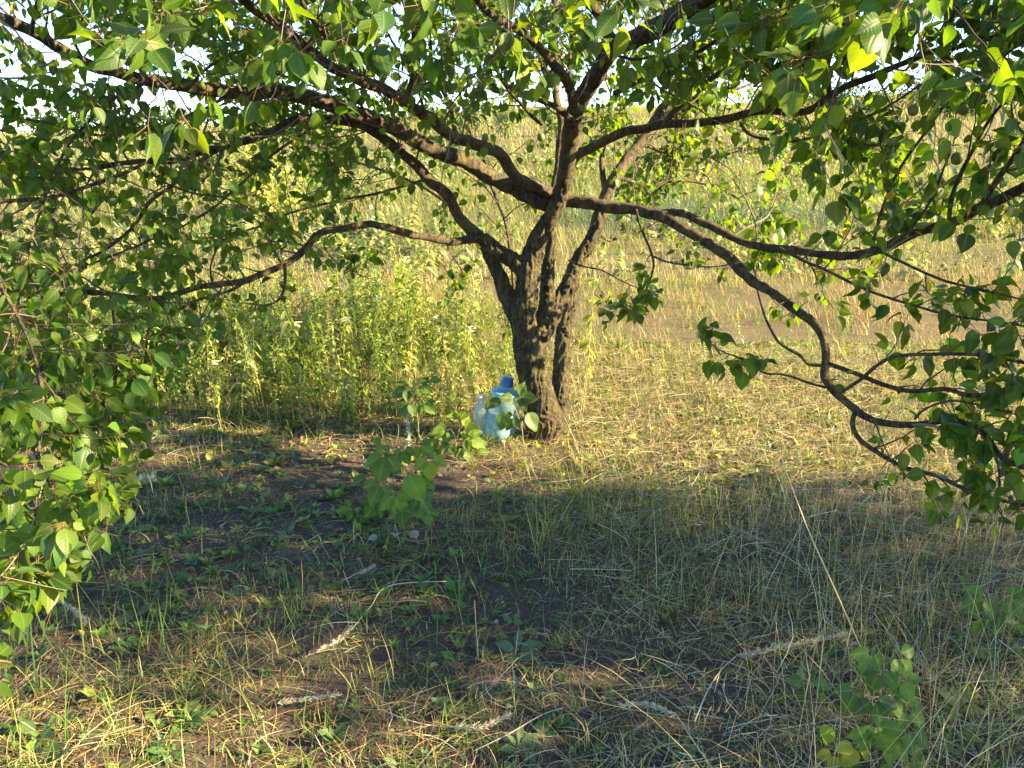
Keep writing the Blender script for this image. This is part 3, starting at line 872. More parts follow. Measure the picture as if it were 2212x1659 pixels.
    ([(1640, -70), (1740, -90), (1850, -70), (1950, -60), (2060, -70)], 2.75, 1.7, 30, 10, dict(size=1.35, start=0.35, gap=0.06, up=-0.3)),
    ([(2060, 105), (2120, 60), (2180, 50), (2260, 60)], 2.6, 2.0, 8, 5, dict(start=0.1, gap=0.055, up=-0.1)),
    ([(1540, -15), (1480, -80), (1400, -110), (1300, -120)], 2.85, 2.4, 18, 8, dict(start=0.3, gap=0.06, up=-0.2)),
    ([(67, 73), (90, -20), (140, -80), (200, -120)], 2.55, 2.1, 12, 6, dict(start=0.1, gap=0.06, up=-0.2)),
    # far side of the crown
    ([(1303, 440), (1331, 383), (1371, 323), (1398, 290), (1435, 240), (1480, 170), (1520, 90), (1560, 10)], TY + 0.5, TY + 1.3, 30, 24, dict(start=0.1, leaves=1.5, gap=0.09, lo=0.3, hi=0.7)),
    ([(1380, 312), (1450, 330), (1520, 340), (1590, 330), (1660, 310)], TY + 0.8, TY + 1.6, 12, 6, dict(start=0.1, leaves=1.5, gap=0.07, lo=0.2, hi=0.5)),
    ([(1331, 383), (1400, 400), (1460, 390), (1540, 400), (1600, 430)], TY + 0.7, TY + 1.3, 10, 5, dict(start=0.1, leaves=1.5, gap=0.08, lo=0.2, hi=0.5)),
    ([(1190, 500), (1196, 420), (1214, 300), (1203, 200), (1199, 107), (1196, 0), (1190, -80)], TY + 0.16, TY + 0.8, 20, 16, dict(start=0.2, gap=0.1, lo=0.25, hi=0.6)),
    ([(1310, 430), (1300, 350), (1310, 260), (1340, 170), (1380, 80), (1420, -20)], TY + 0.55, TY + 1.2, 14, 8, dict(start=0.2, leaves=1.5, gap=0.09, lo=0.25, hi=0.6)),
    ([(1128, 700), (1112, 625), (1106, 570), (1100, 515), (1088, 467), (1071, 427), (1045, 350), (1010, 260), (980, 150), (960, 50)], TY + 0.15, TY + 0.9, 9, 7, dict(start=0.25, gap=0.09, lo=0.2, hi=0.5)),
    ([(1000, 470), (940, 420), (860, 380), (760, 350), (650, 330)], TY + 0.1, TY + 0.9, 9, 5, dict(start=0.2, gap=0.08, lo=0.2, hi=0.5)),
    ([(1435, 240), (1520, 210), (1600, 190), (1680, 150)], TY + 1.0, TY + 1.6, 10, 6, dict(start=0.1, leaves=1.5, gap=0.08, lo=0.2, hi=0.6)),
    ([(1285, 500), (1320, 520), (1370, 500), (1430, 480)], TY + 0.45, TY + 0.8, 7, 4, dict(start=0.2, gap=0.09, lo=0.15, hi=0.35)),
    ([(1200, 150), (1130, 90), (1050, 60), (960, 40)], TY + 0.6, TY + 1.2, 9, 5, dict(start=0.1, gap=0.08, lo=0.2, hi=0.5)),
]
LIMB_S = []
mp = []
for k in (0, 1, 2, 6, 8, 12, 18, 19, 37):
    pts, y0, y1, w0, w1, opt = LIMBS[k]
    S = limb3(pts, y0, y1, w0, w1, step=0.03, power=1.15)
    a, b, d = project(S[:, :3])
    mp.append(np.c_[a, b, S[:, 3] / d * FPX, d])
MAIN_PX = np.concatenate(mp)
for pts, y0, y1, w0, w1, opt in LIMBS:
    big = max(w0, w1) > 12
    S = limb3(pts, y0, y1, w0, w1, step=0.012 if big else 0.018, power=1.15, wob=0.014 if big else 0.008, thin=0.84)
    LIMB_S.append(S)
    make_branch(S, grow_limb(S, **opt) if opt else None, 14 if big else 7, bump=0.11)
scene["leaf_count"] = N_LEAVES
# ==MORE==

# apricots: still green, each hanging from the nearest limb
def apricot_mesh(r, col):
    c = Chunks()
    nu, nv = 18, 12
    u = np.arange(nu) * 2 * math.pi / nu
    v = np.linspace(0.06, math.pi - 0.06, nv)
    UU, VV = np.meshgrid(u, v)
    rr = r * (1 - 0.10 * np.exp(-(np.minimum(UU, 2 * math.pi - UU) / 0.3) ** 2)) * np.sin(VV) ** 0.92
    P = np.stack([rr * np.cos(UU), rr * np.sin(UU) * 0.92, r * 1.12 * np.cos(VV) - 0.12 * r * np.exp(-(VV / 0.35) ** 2)], -1).reshape(-1, 3)
    i = np.arange(nv - 1)[:, None] * nu; j = np.arange(nu)[None]; k = (j + 1) % nu
    Q = np.stack([i + j, i + nu + j, i + nu + k, i + k], -1).reshape(-1, 4)
    L = np.r_[Q.ravel(), np.arange(nu), (nv - 1) * nu + np.arange(nu)[::-1]]
    T = np.r_[np.full(len(Q), 4), nu, nu]
    cc = np.array(col)[None] * (1 + 0.18 * noise3(P / r * 1.5)[:, None] + 0.1 * noise3(P / r * 6)[:, None])
    blush = np.clip(noise3(P / r * 0.8 + 3), 0, 1)[:, None]
    c.add(P, L, T, cc * (1 - blush * 0.4) + blush * 0.4 * np.array([[0.45, 0.2, 0.05]]))
    V, L, T, C = tube([(0, 0, r * 0.95), (0.002, 0, r * 1.2), (0.004, 0.001, r * 1.55)], 0.0014, 6, col=(0.13, 0.09, 0.04))
    c.add(V, L, T, C)
    return c


M_FRUIT = leaf_mat("apricot_skin", trans=0.0, rough=0.5, spec=0.35)
limb_pts = np.concatenate([S[:, :3] for S in LIMB_S])
lpx, lpy, _ = project(limb_pts)
for px, py, r, col in [(755, 312, 0.021, (0.36, 0.27, 0.05)), (252, 770, 0.015, (0.42, 0.27, 0.03)), (2081, 234, 0.019, (0.13, 0.17, 0.03)), (2000, 262, 0.018, (0.10, 0.15, 0.03)),
                       (2046, 321, 0.019, (0.12, 0.17, 0.035)), (2067, 342, 0.020, (0.12, 0.17, 0.03)), (1972, 238, 0.016, (0.14, 0.18, 0.035)), (1461, 150, 0.019, (0.09, 0.13, 0.03)),
                       (1168, 296, 0.019, (0.12, 0.17, 0.035)), (1048, 298, 0.017, (0.15, 0.19, 0.04)), (1715, 214, 0.017, (0.3, 0.19, 0.06)), (1310, 262, 0.018, (0.12, 0.17, 0.03)), (1550, 300, 0.017, (0.13, 0.18, 0.03)), (640, 345, 0.017, (0.16, 0.19, 0.04))]:
    k = np.argsort((lpx - px) ** 2 + (lpy - py) ** 2)[:6]
    p = at(px, py, float(np.median(limb_pts[k, 1])) - 0.05)
    f = apricot_mesh(r, col).build("fruit", M_FRUIT, tree)
    f.location = p - TREE0
    f.rotation_euler = (rng.uniform(-0.5, 0.5), rng.uniform(-0.5, 0.5), rng.uniform(0, 6.28))
    f['label'] = "small unripe apricot among the leaves" if col[0] < 0.25 else "ripening yellow apricot among the leaves"

# ------------------------------------------------------------------ neighbouring fruit trees that stand to the right and shade the near grass
def simple_leaf():
    return template([(0, 0, 0), (-0.33, 0.4, 0.08), (0, 0.45, -0.02), (0.33, 0.4, 0.08), (0, 1, -0.15)], [(0, 2, 1), (0, 3, 2), (1, 2, 4), (2, 3, 4)])


def round_tree(name, label, base, crown_c, crown_r, nleaf, lsize, cols, cat="tree", trunk_r=0.07, limbs=9, group=None, lump=0.35, mat=None):
    root = empty(name, base)
    tag(root, label, cat, group)
    base = np.array(base, float); cc = np.array(crown_c, float); cr = np.array(crown_r, float)
    c = Chunks()
    fork = base + (cc - base) * np.array([0.6, 0.6, 0.45])
    S = spline(np.c_[np.array([base + (0, 0, -0.05), base + (fork - base) * 0.5 + rng.normal(0, 0.03, 3), fork]), [trunk_r, trunk_r * 0.8, trunk_r * 0.7]], 0.05)
    V, L, T, C = tube(S[:, :3], S[:, 3], 10, bump=0.1)
    c.add(V, L, T, C)
    for k in range(limbs):
        d = norm(rng.normal(0, 1, 3) + np.array([0, 0, 0.5]))
        e = cc + d * cr * 0.8
        S = spline(np.c_[np.array([fork, fork * 0.5 + e * 0.5 + rng.normal(0, 0.08, 3) * cr, e]), [trunk_r * 0.6, trunk_r * 0.35, trunk_r * 0.1]], 0.06)
        V, L, T, C = tube(S[:, :3], S[:, 3], 7, bump=0.1)
        c.add(V, L, T, C)
    shift(c, base).build("trunk", M_BRANCH, root)
    d = norm(rng.normal(0, 1, (nleaf, 3)))
    rad = rng.random((nleaf, 1)) ** 0.45
    lum = 1 + lump * noise3(d * 2.1 + base * 0.37)[:, None] + 0.5 * lump * noise3(d * 5.3 + 4)[:, None]
    p = cc + d * rad * lum * cr
    gap = noise3(p / cr.mean() * 3.1 + 2) > -0.42
    p, d = p[gap], d[gap]
    p[:, 2] = np.maximum(p[:, 2], ground_z(p[:, 0], p[:, 1]) + 0.05)
    n = len(p)
    dirs = norm(d * 0.5 + rng.normal(0, 0.6, (n, 3)) + np.array([0, 0, -0.1]))
    M = frames(dirs, norm(rng.normal(0, 0.6, (n, 3)) + np.array([0, 0, 0.8])), lsize * rng.uniform(0.6, 1.2, n), lsize * rng.uniform(0.7, 1.3, n))
    c = Chunks()
    c.instance(simple_leaf(), p, M, palette(n, cols, 0.2))
    shift(c, base).build("crown", mat or M_LEAF, root)
    return root


for bx_, by_, ccx, ccy, ccz, cx_, cy_, cz_, nl, lab in [
        (6.1, 1.85, 6.0, 1.87, 2.35, 1.25, 0.86, 1.9, 7500, "rounded fruit tree to the right of the view, shading the near grass"),
        (6.0, 0.5, 6.0, 0.52, 1.35, 1.1, 1.0, 1.25, 8000, "low bushy fruit tree to the right of the view, beside the rounded one")]:
    round_tree("neighbouring_fruit_tree", lab, (bx_, by_, float(ground_z(bx_, by_))), (ccx, ccy, ccz), (cx_, cy_, cz_), nl, 0.1, LEAF_COL)

# ------------------------------------------------------------------ bushes on the skyline and in the field
def field_bush(px, py_top, Y, wpx, label, cols, ratio=None, name="field_bush", n=1600, ls=None, cat="bush"):
    p = at(px, 300, Y)
    x = float(p[0]); z0 = float(ground_z(x, Y))
    top = at(px, py_top, Y)[2]
    w = wpx / 2 / FPX * float(zc(at(px, py_top, Y)))
    h = max(top - z0, 0.6)
    return round_tree(name, label, (x, Y, z0), (x, Y, z0 + h * 0.52), (w, w * 0.8, h * 0.5), n, ls or max(0.05, 0.11 * math.sqrt(w * h)), cols, cat, trunk_r=0.02 * h + 0.01, limbs=7, group="bushes along the top of the field", lump=0.5, mat=M_WEED)


DARKB = [(0.035, 0.075, 0.022), (0.05, 0.095, 0.03), (0.065, 0.10, 0.03)]
MIDB = [(0.10, 0.16, 0.04), (0.14, 0.19, 0.05), (0.08, 0.13, 0.04)]
PALEB = [(0.25, 0.28, 0.13), (0.32, 0.33, 0.18), (0.2, 0.24, 0.1)]
for a in [(2070, 182, 40, 190, "darkest bush on the skyline, at the right end of the field top", DARKB),
          (1985, 168, 54, 150, "rounded dark green bush on the skyline left of the darkest one", DARKB),
          (1800, 176, 52, 150, "dark bush on the skyline behind the forked right limb", DARKB),
          (1885, 196, 44, 70, "small light green bush below the skyline gap", MIDB),
          (1690, 190, 55, 140, "broad green bush on the skyline behind the right limb bend", MIDB),
          (1092, 205, 32, 56, "slender pale silver-green bush seen between the crossing branches", PALEB),
          (1030, 222, 36, 54, "low pale silvery bush beside the slender pale one", PALEB),
          (1190, 215, 34, 80, "yellow-green bush showing left of the trunk fork against the sky", PALEB),
          (905, 232, 52, 150, "grey-green bush on the skyline under the crossing limbs", MIDB),
          (740, 232, 48, 140, "green bush on the skyline behind the upper left limb", MIDB),
          (560, 225, 42, 110, "yellowish bush on the skyline left of the dark limb", PALEB),
          (380, 232, 52, 220, "wide green bush low on the left skyline", MIDB),
          (160, 235, 50, 230, "green bush at the far left of the skyline", DARKB),
          (560, 318, 13.5, 170, "leafy yellow-green bush in the field behind the low left limbs", YGREEN),
          (1500, 200, 52, 140, "green bush on the skyline right of the leaning stem", MIDB),
          (2190, 330, 26, 60, "small dark bush in the tan grass at the right edge", DARKB)]:
    field_bush(*a)
for k, (px, top, Y) in enumerate([(1945, 110, 48), (1962, 95, 49), (1990, 120, 47)]):
    p = at(px, 300, Y); z0 = float(ground_z(p[0], Y)); h = float(at(px, top, Y)[2]) - z0
    root = empty("bare_sapling", (float(p[0]), Y, z0))
    tag(root, ["thin bare sapling at the left of three on the skyline", "tallest thin bare sapling, the middle of three on the skyline", "thin bare sapling at the right of three on the skyline"][k], "sapling", "bare saplings on the skyline")
    c = Chunks()
    V, L, T, C = tube([(0, 0, -0.1), (0.05, 0, h * 0.5), (-0.03, 0.05, h)], [0.035, 0.025, 0.008], 6, col=(0.2, 0.19, 0.14)); c.add(V, L, T, C)
    for j in range(14):
        z = h * rng.uniform(0.25, 0.95); a = rng.uniform(0, 6.28); l = h * 0.22 * rng.uniform(0.6, 1.2)
        V, L, T, C = tube([(0, 0, z), (math.cos(a) * l * 0.5, math.sin(a) * l * 0.5, z + l * 0.6), (math.cos(a) * l * 0.7, math.sin(a) * l * 0.7, z + l * 1.3)], [0.014, 0.01, 0.004], 4, col=(0.22, 0.22, 0.14)); c.add(V, L, T, C)
    c.build("trunk", M_TWIG, root)

# ------------------------------------------------------------------ grass and weeds of the field
# far slope
c = Chunks()
p = scatter(150000, -62, 62, 19, 78, margin=150)
n = len(p)
dist = p[:, 1]
tone = noise2(p[:, 0], p[:, 1], 0.16, 21) + 0.6 * noise2(p[:, 0], p[:, 1], 0.5, 4)
tan_ = rng.random(n) < np.clip(0.3 + 0.5 * tone + np.clip((p[:, 0] - 6) / 20, -0.15, 0.3), 0.06, 0.9)
col = np.where(tan_[:, None], palette(n, [(0.38, 0.32, 0.12), (0.44, 0.37, 0.16), (0.32, 0.28, 0.09)]), palette(n, FIELDC + [(0.16, 0.2, 0.06)]))
upright(c, p, rng.uniform(0.15, 0.4, n), rng.uniform(0.009, 0.022, n) * (dist / 20) ** 0.8, col, 0.5)
tag(c.build("far_field_grass", M_GRASS), kind="stuff")
# middle field
c = Chunks()
p = scatter(150000, -16, 16, 8.6, 20, margin=120)
p = p[rng.random(len(p)) < np.clip(0.75 + 0.5 * noise2(p[:, 0], p[:, 1], 0.9, 2), 0.2, 1)]
n = len(p)
tone = noise2(p[:, 0], p[:, 1], 0.45, 31) + 0.5 * noise2(p[:, 0], p[:, 1], 1.3, 14)
g_ = rng.random(n)
dry = g_ < np.clip(0.26 + 0.45 * tone - 0.25 * np.clip((p[:, 1] - 10.5) / 2, 0, 1) + 0.15 * (p[:, 1] < 10.2), 0.05, 0.9)
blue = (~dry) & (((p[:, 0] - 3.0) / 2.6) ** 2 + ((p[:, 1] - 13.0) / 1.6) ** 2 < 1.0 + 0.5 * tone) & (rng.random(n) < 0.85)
col = np.where(dry[:, None], palette(n, [(0.50, 0.42, 0.2), (0.42, 0.33, 0.15), (0.52, 0.44, 0.2)]), palette(n, FIELDC + [(0.17, 0.22, 0.06), (0.14, 0.19, 0.05)]))
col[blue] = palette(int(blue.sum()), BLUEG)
h = rng.uniform(0.10, 0.34, n) * np.where(p[:, 1] < 10.3, 0.5, 1.0) * (1 + 0.35 * tone)
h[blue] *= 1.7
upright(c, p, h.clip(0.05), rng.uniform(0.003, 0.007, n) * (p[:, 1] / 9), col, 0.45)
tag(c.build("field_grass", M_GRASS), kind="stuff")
# leafy herbs among the field grass
p = scatter(16000, -17, 17, 8.8, 26, margin=100)
p = p[rng.random(len(p)) < np.clip(0.45 + 0.7 * noise2(p[:, 0], p[:, 1], 0.6, 91), 0.05, 1)]
n = len(p)
FIELD_HERBS = p
# reddish dry stalks behind and to the right of the trunk
c = Chunks()
p = scatter(90000, -5, 6.5, 4.9, 9.2)
dens = np.clip(0.35 + 0.9 * noise2(p[:, 0], p[:, 1], 1.3, 8) + 0.4 * noise2(p[:, 0], p[:, 1], 4.0, 9), 0.03, 1) * np.clip((p[:, 1] - 4.6 - 0.5 * (p[:, 0] > 1.2)) / 1.2, 0.12, 1)
p = p[rng.random(len(p)) < dens]
n = len(p)
tone = noise2(p[:, 0], p[:, 1], 0.8, 5)
rustp = np.clip(0.42 + 0.4 * tone, 0.12, 0.8)
k = rng.random(n)
col = np.where((k < rustp)[:, None], palette(n, RUST[:3] + TAN + [(0.5, 0.4, 0.17)]), palette(n, YGREEN + GREEN[:2]))
upright(c, p, rng.uniform(0.04, 0.17, n) * (1 + 0.4 * tone), rng.uniform(0.002, 0.0042, n), col, 0.4)
tag(c.build("dry_stalk_grass", M_DRY), kind="stuff")

# near grass: cut straw, short blades
c = Chunks()
p = scatter(105000, -2.6, 4.2, 1.35, 5.6, lift=0.004)
x, y = p[:, 0], p[:, 1]
edge = 3.55 - 0.1 * x
dens = 0.52 + 0.5 * noise2(x, y, 1.6, 41) + 0.35 * noise2(x, y, 5, 42)
dens += 0.5 * np.clip((x + 0.1) / 0.8, -0.5, 1) + 0.35 * (y > 3.2) * (x > 0.4) + 0.25 * (y < 1.95) * (x < 0.1)
dens -= 0.5 * np.exp(-((x + 0.55) / 0.7) ** 2 - ((y - 3.35) / 0.35) ** 2) + 0.25 * np.exp(-((x + 0.3) / 0.7) ** 2 - ((y - 2.3) / 0.3) ** 2)
p = p[rng.random(len(p)) < np.clip(dens, 0.06, 0.95)]
n = len(p)
p[:, 2] += rng.uniform(0, 0.045, n) ** 1.0 * (0.4 + (p[:, 0] > 0.3))
left = (p[:, 0] < 0.0) & (rng.random(n) < 0.55)
col = palette(n, PALE + TAN)
col[left] = palette(int(left.sum()), TAN + RUST[:2])
gk = rng.random(n) < 0.24
col[gk] = palette(int(gk.sum()), GREEN + YGREEN)
straws(c, p, rng.uniform(0, 6.28, n), rng.gamma(2.2, 0.036, n).clip(0.02, 0.36), rng.uniform(0.0009, 0.0024, n), col)
p = scatter(60000, -2.6, 4.2, 1.35, 5.2, lift=0.003)
n = len(p)
straws(c, p, rng.uniform(0, 6.28, n), rng.uniform(0.008, 0.03, n), rng.uniform(0.001, 0.004, n), palette(n, [(0.16, 0.1, 0.06), (0.1, 0.065, 0.045), (0.26, 0.18, 0.1), (0.34, 0.26, 0.14)]))
tag(c.build("straw_litter", M_DRY), kind="stuff")

c = Chunks()
p = scatter(125000, -2.8, 4.4, 1.35, 5.8)
x, y = p[:, 0], p[:, 1]
dens = 0.36 + 0.45 * noise2(x, y, 1.3, 51) + 0.35 * noise2(x, y, 4, 52)
dens -= 0.22 * np.clip((x - 0.5) / 0.5, 0, 1) * (y < 3.1)
dens += 0.75 * np.exp(-((x - 0.18) / 0.55) ** 2 - ((y - 3.0) / 0.45) ** 2) + 0.3 * (y > 3.5) * (x > 0.3) + 0.25 * np.exp(-((x - 0.1) / 0.35) ** 2 - ((y - 3.95) / 0.2) ** 2)
dens -= 0.3 * np.exp(-((x + 0.55) / 0.7) ** 2 - ((y - 3.4) / 0.3) ** 2)
p = p[rng.random(len(p)) < np.clip(dens, 0.04, 0.9)]
n = len(p)
x, y = p[:, 0], p[:, 1]
col = palette(n, GREEN + YGREEN[:2])
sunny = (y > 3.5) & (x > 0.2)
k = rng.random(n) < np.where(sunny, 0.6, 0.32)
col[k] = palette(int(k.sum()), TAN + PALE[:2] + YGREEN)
h = rng.gamma(3.5, 0.018, n).clip(0.02, 0.2) * (1 + 0.7 * np.exp(-((x - 0.2) / 0.5) ** 2 - ((y - 3.1) / 0.5) ** 2))
upright(c, p, h, rng.uniform(0.0014, 0.0036, n), col, 0.5)
tag(c.build("short_grass", M_GRASS), kind="stuff")

# tall thin grass at the lower right
c = Chunks()
p = scatter(3600, 0.45, 2.1, 1.45, 3.1)
p = p[rng.random(len(p)) < np.clip(0.15 + 0.5 * (p[:, 0] - 0.6) + 0.4 * noise2(p[:, 0], p[:, 1], 3, 61), 0.02, 0.8)]
n = len(p)
upright(c, p, rng.uniform(0.12, 0.46, n), rng.uniform(0.0011, 0.0024, n), palette(n, YGREEN[:2] + GREEN[:2] + TAN[:4] + PALE[:3]), 0.32, weights=[0.3, 0.25, 0.15, 0.08, 0.1, 0.07, 0.05])
p = scatter(90, -1.6, -0.9, 1.5, 2.4)
n = len(p)
upright(c, p, rng.uniform(0.12, 0.34, n), rng.uniform(0.002, 0.005, n), palette(n, GREEN + YGREEN), 0.35)
tag(c.build("tall_grass", M_GRASS), kind="stuff")

# ------------------------------------------------------------------ small broad-leaved weeds
SL = [small_leaf(w, cu, f) for w, cu, f in ((0.22, 0.2, 0.3), (0.3, 0.35, 0.2), (0.16, 0.1, 0.3), (0.36, 0.15, 0.15))]


def rosette(nl, rise, rnd, wide):
    parts = []
    r2 = random.Random(rnd)
    for k in range(nl):
        a = k * 2.4 + r2.uniform(-0.3, 0.3)
        e = rise * r2.uniform(0.5, 1.3)
        d = np.array([[math.cos(a) * math.cos(e), math.sin(a) * math.cos(e), math.sin(e)]])
        M = frames(d, np.array([[0, 0, 1.0]]) + 0.1, 1.0 * wide, 1.0)
        s = r2.uniform(0.6, 1.0)
        T = SL[k % 4]
        V = T['v'] @ (M[0].T * s) + d[0] * 0.12 + np.array([0, 0, 0.05 * k / nl])
        parts.append({**T, 'v': V, 'c': np.full((len(V), 3), r2.uniform(0.8, 1.2))})
    return merge(parts)


ROS = [rosette(5, 0.5, 1, 1.2), rosette(7, 0.7, 2, 0.9), rosette(4, 0.35, 3, 1.5), rosette(8, 0.95, 4, 0.8), rosette(3, 0.6, 5, 1.6), rosette(6, 1.1, 6, 1.0)]
c = Chunks()
p = scatter(19000, -2.8, 4.4, 1.4, 6.0)
x, y = p[:, 0], p[:, 1]
dens = 0.4 + 0.5 * noise2(x, y, 1.5, 71) + 0.3 * noise2(x, y, 4, 72) + 0.3 * np.clip(-x, -0.5, 1) * (y < 3.2) + 0.25 * (y > 3.5) * (x > 0.3)
dens += 0.5 * np.exp(-((x + 0.3) / 0.35) ** 2 - ((y - 2.7) / 0.35) ** 2)
p = p[rng.random(len(p)) < np.clip(dens, 0.03, 0.8)]
n = len(p)
col = palette(n, [(0.10, 0.18, 0.04), (0.14, 0.22, 0.05), (0.08, 0.15, 0.045), (0.2, 0.24, 0.06), (0.11, 0.18, 0.07)])
k = (p[:, 1] > 3.4) & (rng.random(n) < 0.6)
col[k] = palette(int(k.sum()), YGREEN)
s = rng.gamma(3, 0.0085, n).clip(0.01, 0.075)
upright(c, p, s, s, col, 0.3, templates=ROS)
tag(c.build("low_weeds", M_WEED), kind="stuff")

# fallen dead leaves
c = Chunks()
p = scatter(1500, -2.4, 3.2, 1.4, 5.0, lift=0.008)
n = len(p)
dz = norm(np.c_[rng.normal(0, 1, (n, 2)), rng.normal(0, 0.15, n)])
s = rng.uniform(0.012, 0.034, n)
M = frames(dz, norm(np.c_[rng.normal(0, 0.7, (n, 2)), np.ones(n)]), s * rng.uniform(0.5, 1.0, n), s, s * 1.8)
col = palette(n, [(0.2, 0.12, 0.06), (0.3, 0.2, 0.1), (0.15, 0.09, 0.05), (0.34, 0.27, 0.12), (0.2, 0.2, 0.07)])
for j in range(4):
    k = np.arange(n) % 4 == j
    c.instance(LEAVES[j + 1], p[k], M[k], col[k])
tag(c.build("leaf_litter", M_DRY), kind="stuff")


# ------------------------------------------------------------------ tall leafy weeds left of the trunk
def weed_template(seed, nleaf, llen, lw, elev, flower=False, feather=False, bare=0.12):
    r2 = np.random.default_rng(seed)
    parts = []
    bend = r2.normal(0, 0.08, 2)
    K = 6
    for q in range(2):
        V, F = [], []
        for i in range(K + 1):
            t = i / K
            w = 0.0065 * (1 - 0.6 * t)
            V += [((-w if q == 0 else 0) + bend[0] * t * t, (-w if q else 0) + bend[1] * t * t, t), ((w if q == 0 else 0) + bend[0] * t * t, (w if q else 0) + bend[1] * t * t, t)]
            if i: F.append((2 * i - 2, 2 * i - 1, 2 * i + 1, 2 * i))
        parts.append(template(V, F, np.full((len(V), 3), 1.25)))
    for k in range(nleaf):
        t = bare + (1 - bare) * (k + r2.random() * 0.6) / nleaf
        a = k * 2.4 + r2.normal(0, 0.3)
        e = elev + r2.normal(0, 0.25)
        L = llen * (1 - 0.55 * t) * r2.uniform(0.75, 1.2)
        d = np.array([math.cos(a) * math.cos(e), math.sin(a) * math.cos(e), math.sin(e)]) * 1.0
        b = np.array([bend[0] * t * t, bend[1] * t * t, t])
        if feather:
            for j in range(7):
                for sgn in (-1, 1):
                    sd = np.array([-math.sin(a), math.cos(a), 0]) * sgn
                    dd = norm((0.55 * d + 0.8 * sd)[None])
                    M = frames(dd, np.array([[0.05, 0.02, 1.0]]), lw, L * 0.34 * (1 - 0.07 * j))
                    T = SL[2]
                    V = T['v'] @ M[0].T + b + d * L * (0.15 + 0.12 * j)
                    parts.append({**T, 'v': V, 'c': np.full((len(V), 3), r2.uniform(0.85, 1.15))})
        else:
            M = frames(d[None], np.array([[0.03, 0.04, 1.0]]) + r2.normal(0, 0.3, 3), lw * L * 4, L)
            T = SL[k % 3]
            V = T['v'] @ M[0].T
            V[:, 2] -= (0.6 + 0.5 * r2.random()) * (V[:, 0] ** 2 + V[:, 1] ** 2) / max(L, 1e-3)
            V = V + b
            parts.append({**T, 'v': V, 'c': np.full((len(V), 3), r2.uniform(0.7, 1.3))})
    if flower:
        for k in range(9):
            a = k * 2.4
            o = np.array([math.cos(a), math.sin(a), 0]) * 0.05 * r2.random() + np.array([bend[0], bend[1], 1.0 + r2.uniform(-0.03, 0.03)])
            M = frames(np.array([[math.cos(a), math.sin(a), 0.3]]), np.array([[0, 0, 1.0]]), 0.05, 0.035)
            T = SL[3]
            V = T['v'] @ M[0].T + o
            parts.append({**T, 'v': V, 'c': np.tile([[3.4, 2.9, 7.0]], (len(V), 1))})
    return merge(parts)


WEEDS = [weed_template(1, 24, 0.19, 0.13, 0.6, bare=0.2), weed_template(2, 30, 0.16, 0.14, 0.8, bare=0.2), weed_template(3, 18, 0.25, 0.15, 0.45, bare=0.25), weed_template(4, 12, 0.28, 0.03, 0.6, feather=True), weed_template(5, 22, 0.16, 0.13, 0.7, flower=True, bare=0.25), weed_template(6, 34, 0.14, 0.12, 0.95, bare=0.25)]
FAR_WEEDS = [weed_template(11, 9, 0.34, 0.36, 0.6), weed_template(12, 11, 0.28, 0.4, 0.8), weed_template(13, 8, 0.4, 0.4, 0.4)]
c = Chunks()
p = scatter(6500, -3.6, 0.2, 3.8, 8.6)
x, y = p[:, 0], p[:, 1]
front = 3.95 + 0.15 * noise2(x, y * 0, 2.2, 81) + 0.35 * np.clip(-1.4 - x, 0, 1)
dens = np.clip((y - front) / 0.25, 0, 1) * np.clip((0.12 - 0.02 * (y - 4) - x) / 0.5, 0, 1) * np.clip((7.6 - y) / 1.6, 0, 1)
dens *= np.where((np.abs(x - TX) < 0.2) & (y < TY + 0.25), 0, 1) * np.clip(0.5 + 0.65 * noise2(x, y, 2.0, 82), 0.05, 1) * np.where(y > 5.6, 0.6, 1)
p = p[rng.random(len(p)) < dens]
n = len(p)
col = palette(n, [(0.17, 0.23, 0.035), (0.24, 0.29, 0.04), (0.3, 0.32, 0.06), (0.13, 0.18, 0.04), (0.36, 0.35, 0.12)], 0.25)
h = (0.15 + 0.45 * rng.random(n) ** 1.5) * np.clip(0.75 + (p[:, 1] - 3.9) * 0.3, 0.6, 1.1)
upright(c, p, h, h, col, 0.2, templates=WEEDS, weights=[0.24, 0.2, 0.16, 0.1, 0.13, 0.17])
# thinner weeds among the dry stalks to the right
p = scatter(2600, 0.25, 5.5, 3.8, 9.4)
p = p[rng.random(len(p)) < np.clip(0.35 + 0.8 * noise2(p[:, 0], p[:, 1], 1.1, 84), 0.03, 0.95)]
n = len(p)
h = rng.uniform(0.05, 0.2, n)
upright(c, p, h, h * 1.1, palette(n, YGREEN[:3] + GREEN[1:4] + [(0.16, 0.23, 0.06), (0.3, 0.34, 0.2)]), 0.25, templates=WEEDS[:4])
tag(c.build("leafy_weeds", M_WEED), kind="stuff")
c = Chunks()
p = FIELD_HERBS
n = len(p)
h = rng.uniform(0.12, 0.42, n)
col = palette(n, FIELDC + [(0.16, 0.21, 0.06), (0.12, 0.17, 0.055), (0.28, 0.3, 0.17)], 0.22)
upright(c, p, h, h * 1.1, col, 0.2, templates=FAR_WEEDS)
tag(c.build("field_weeds", M_WEED), kind="stuff")
# ==THINGS==

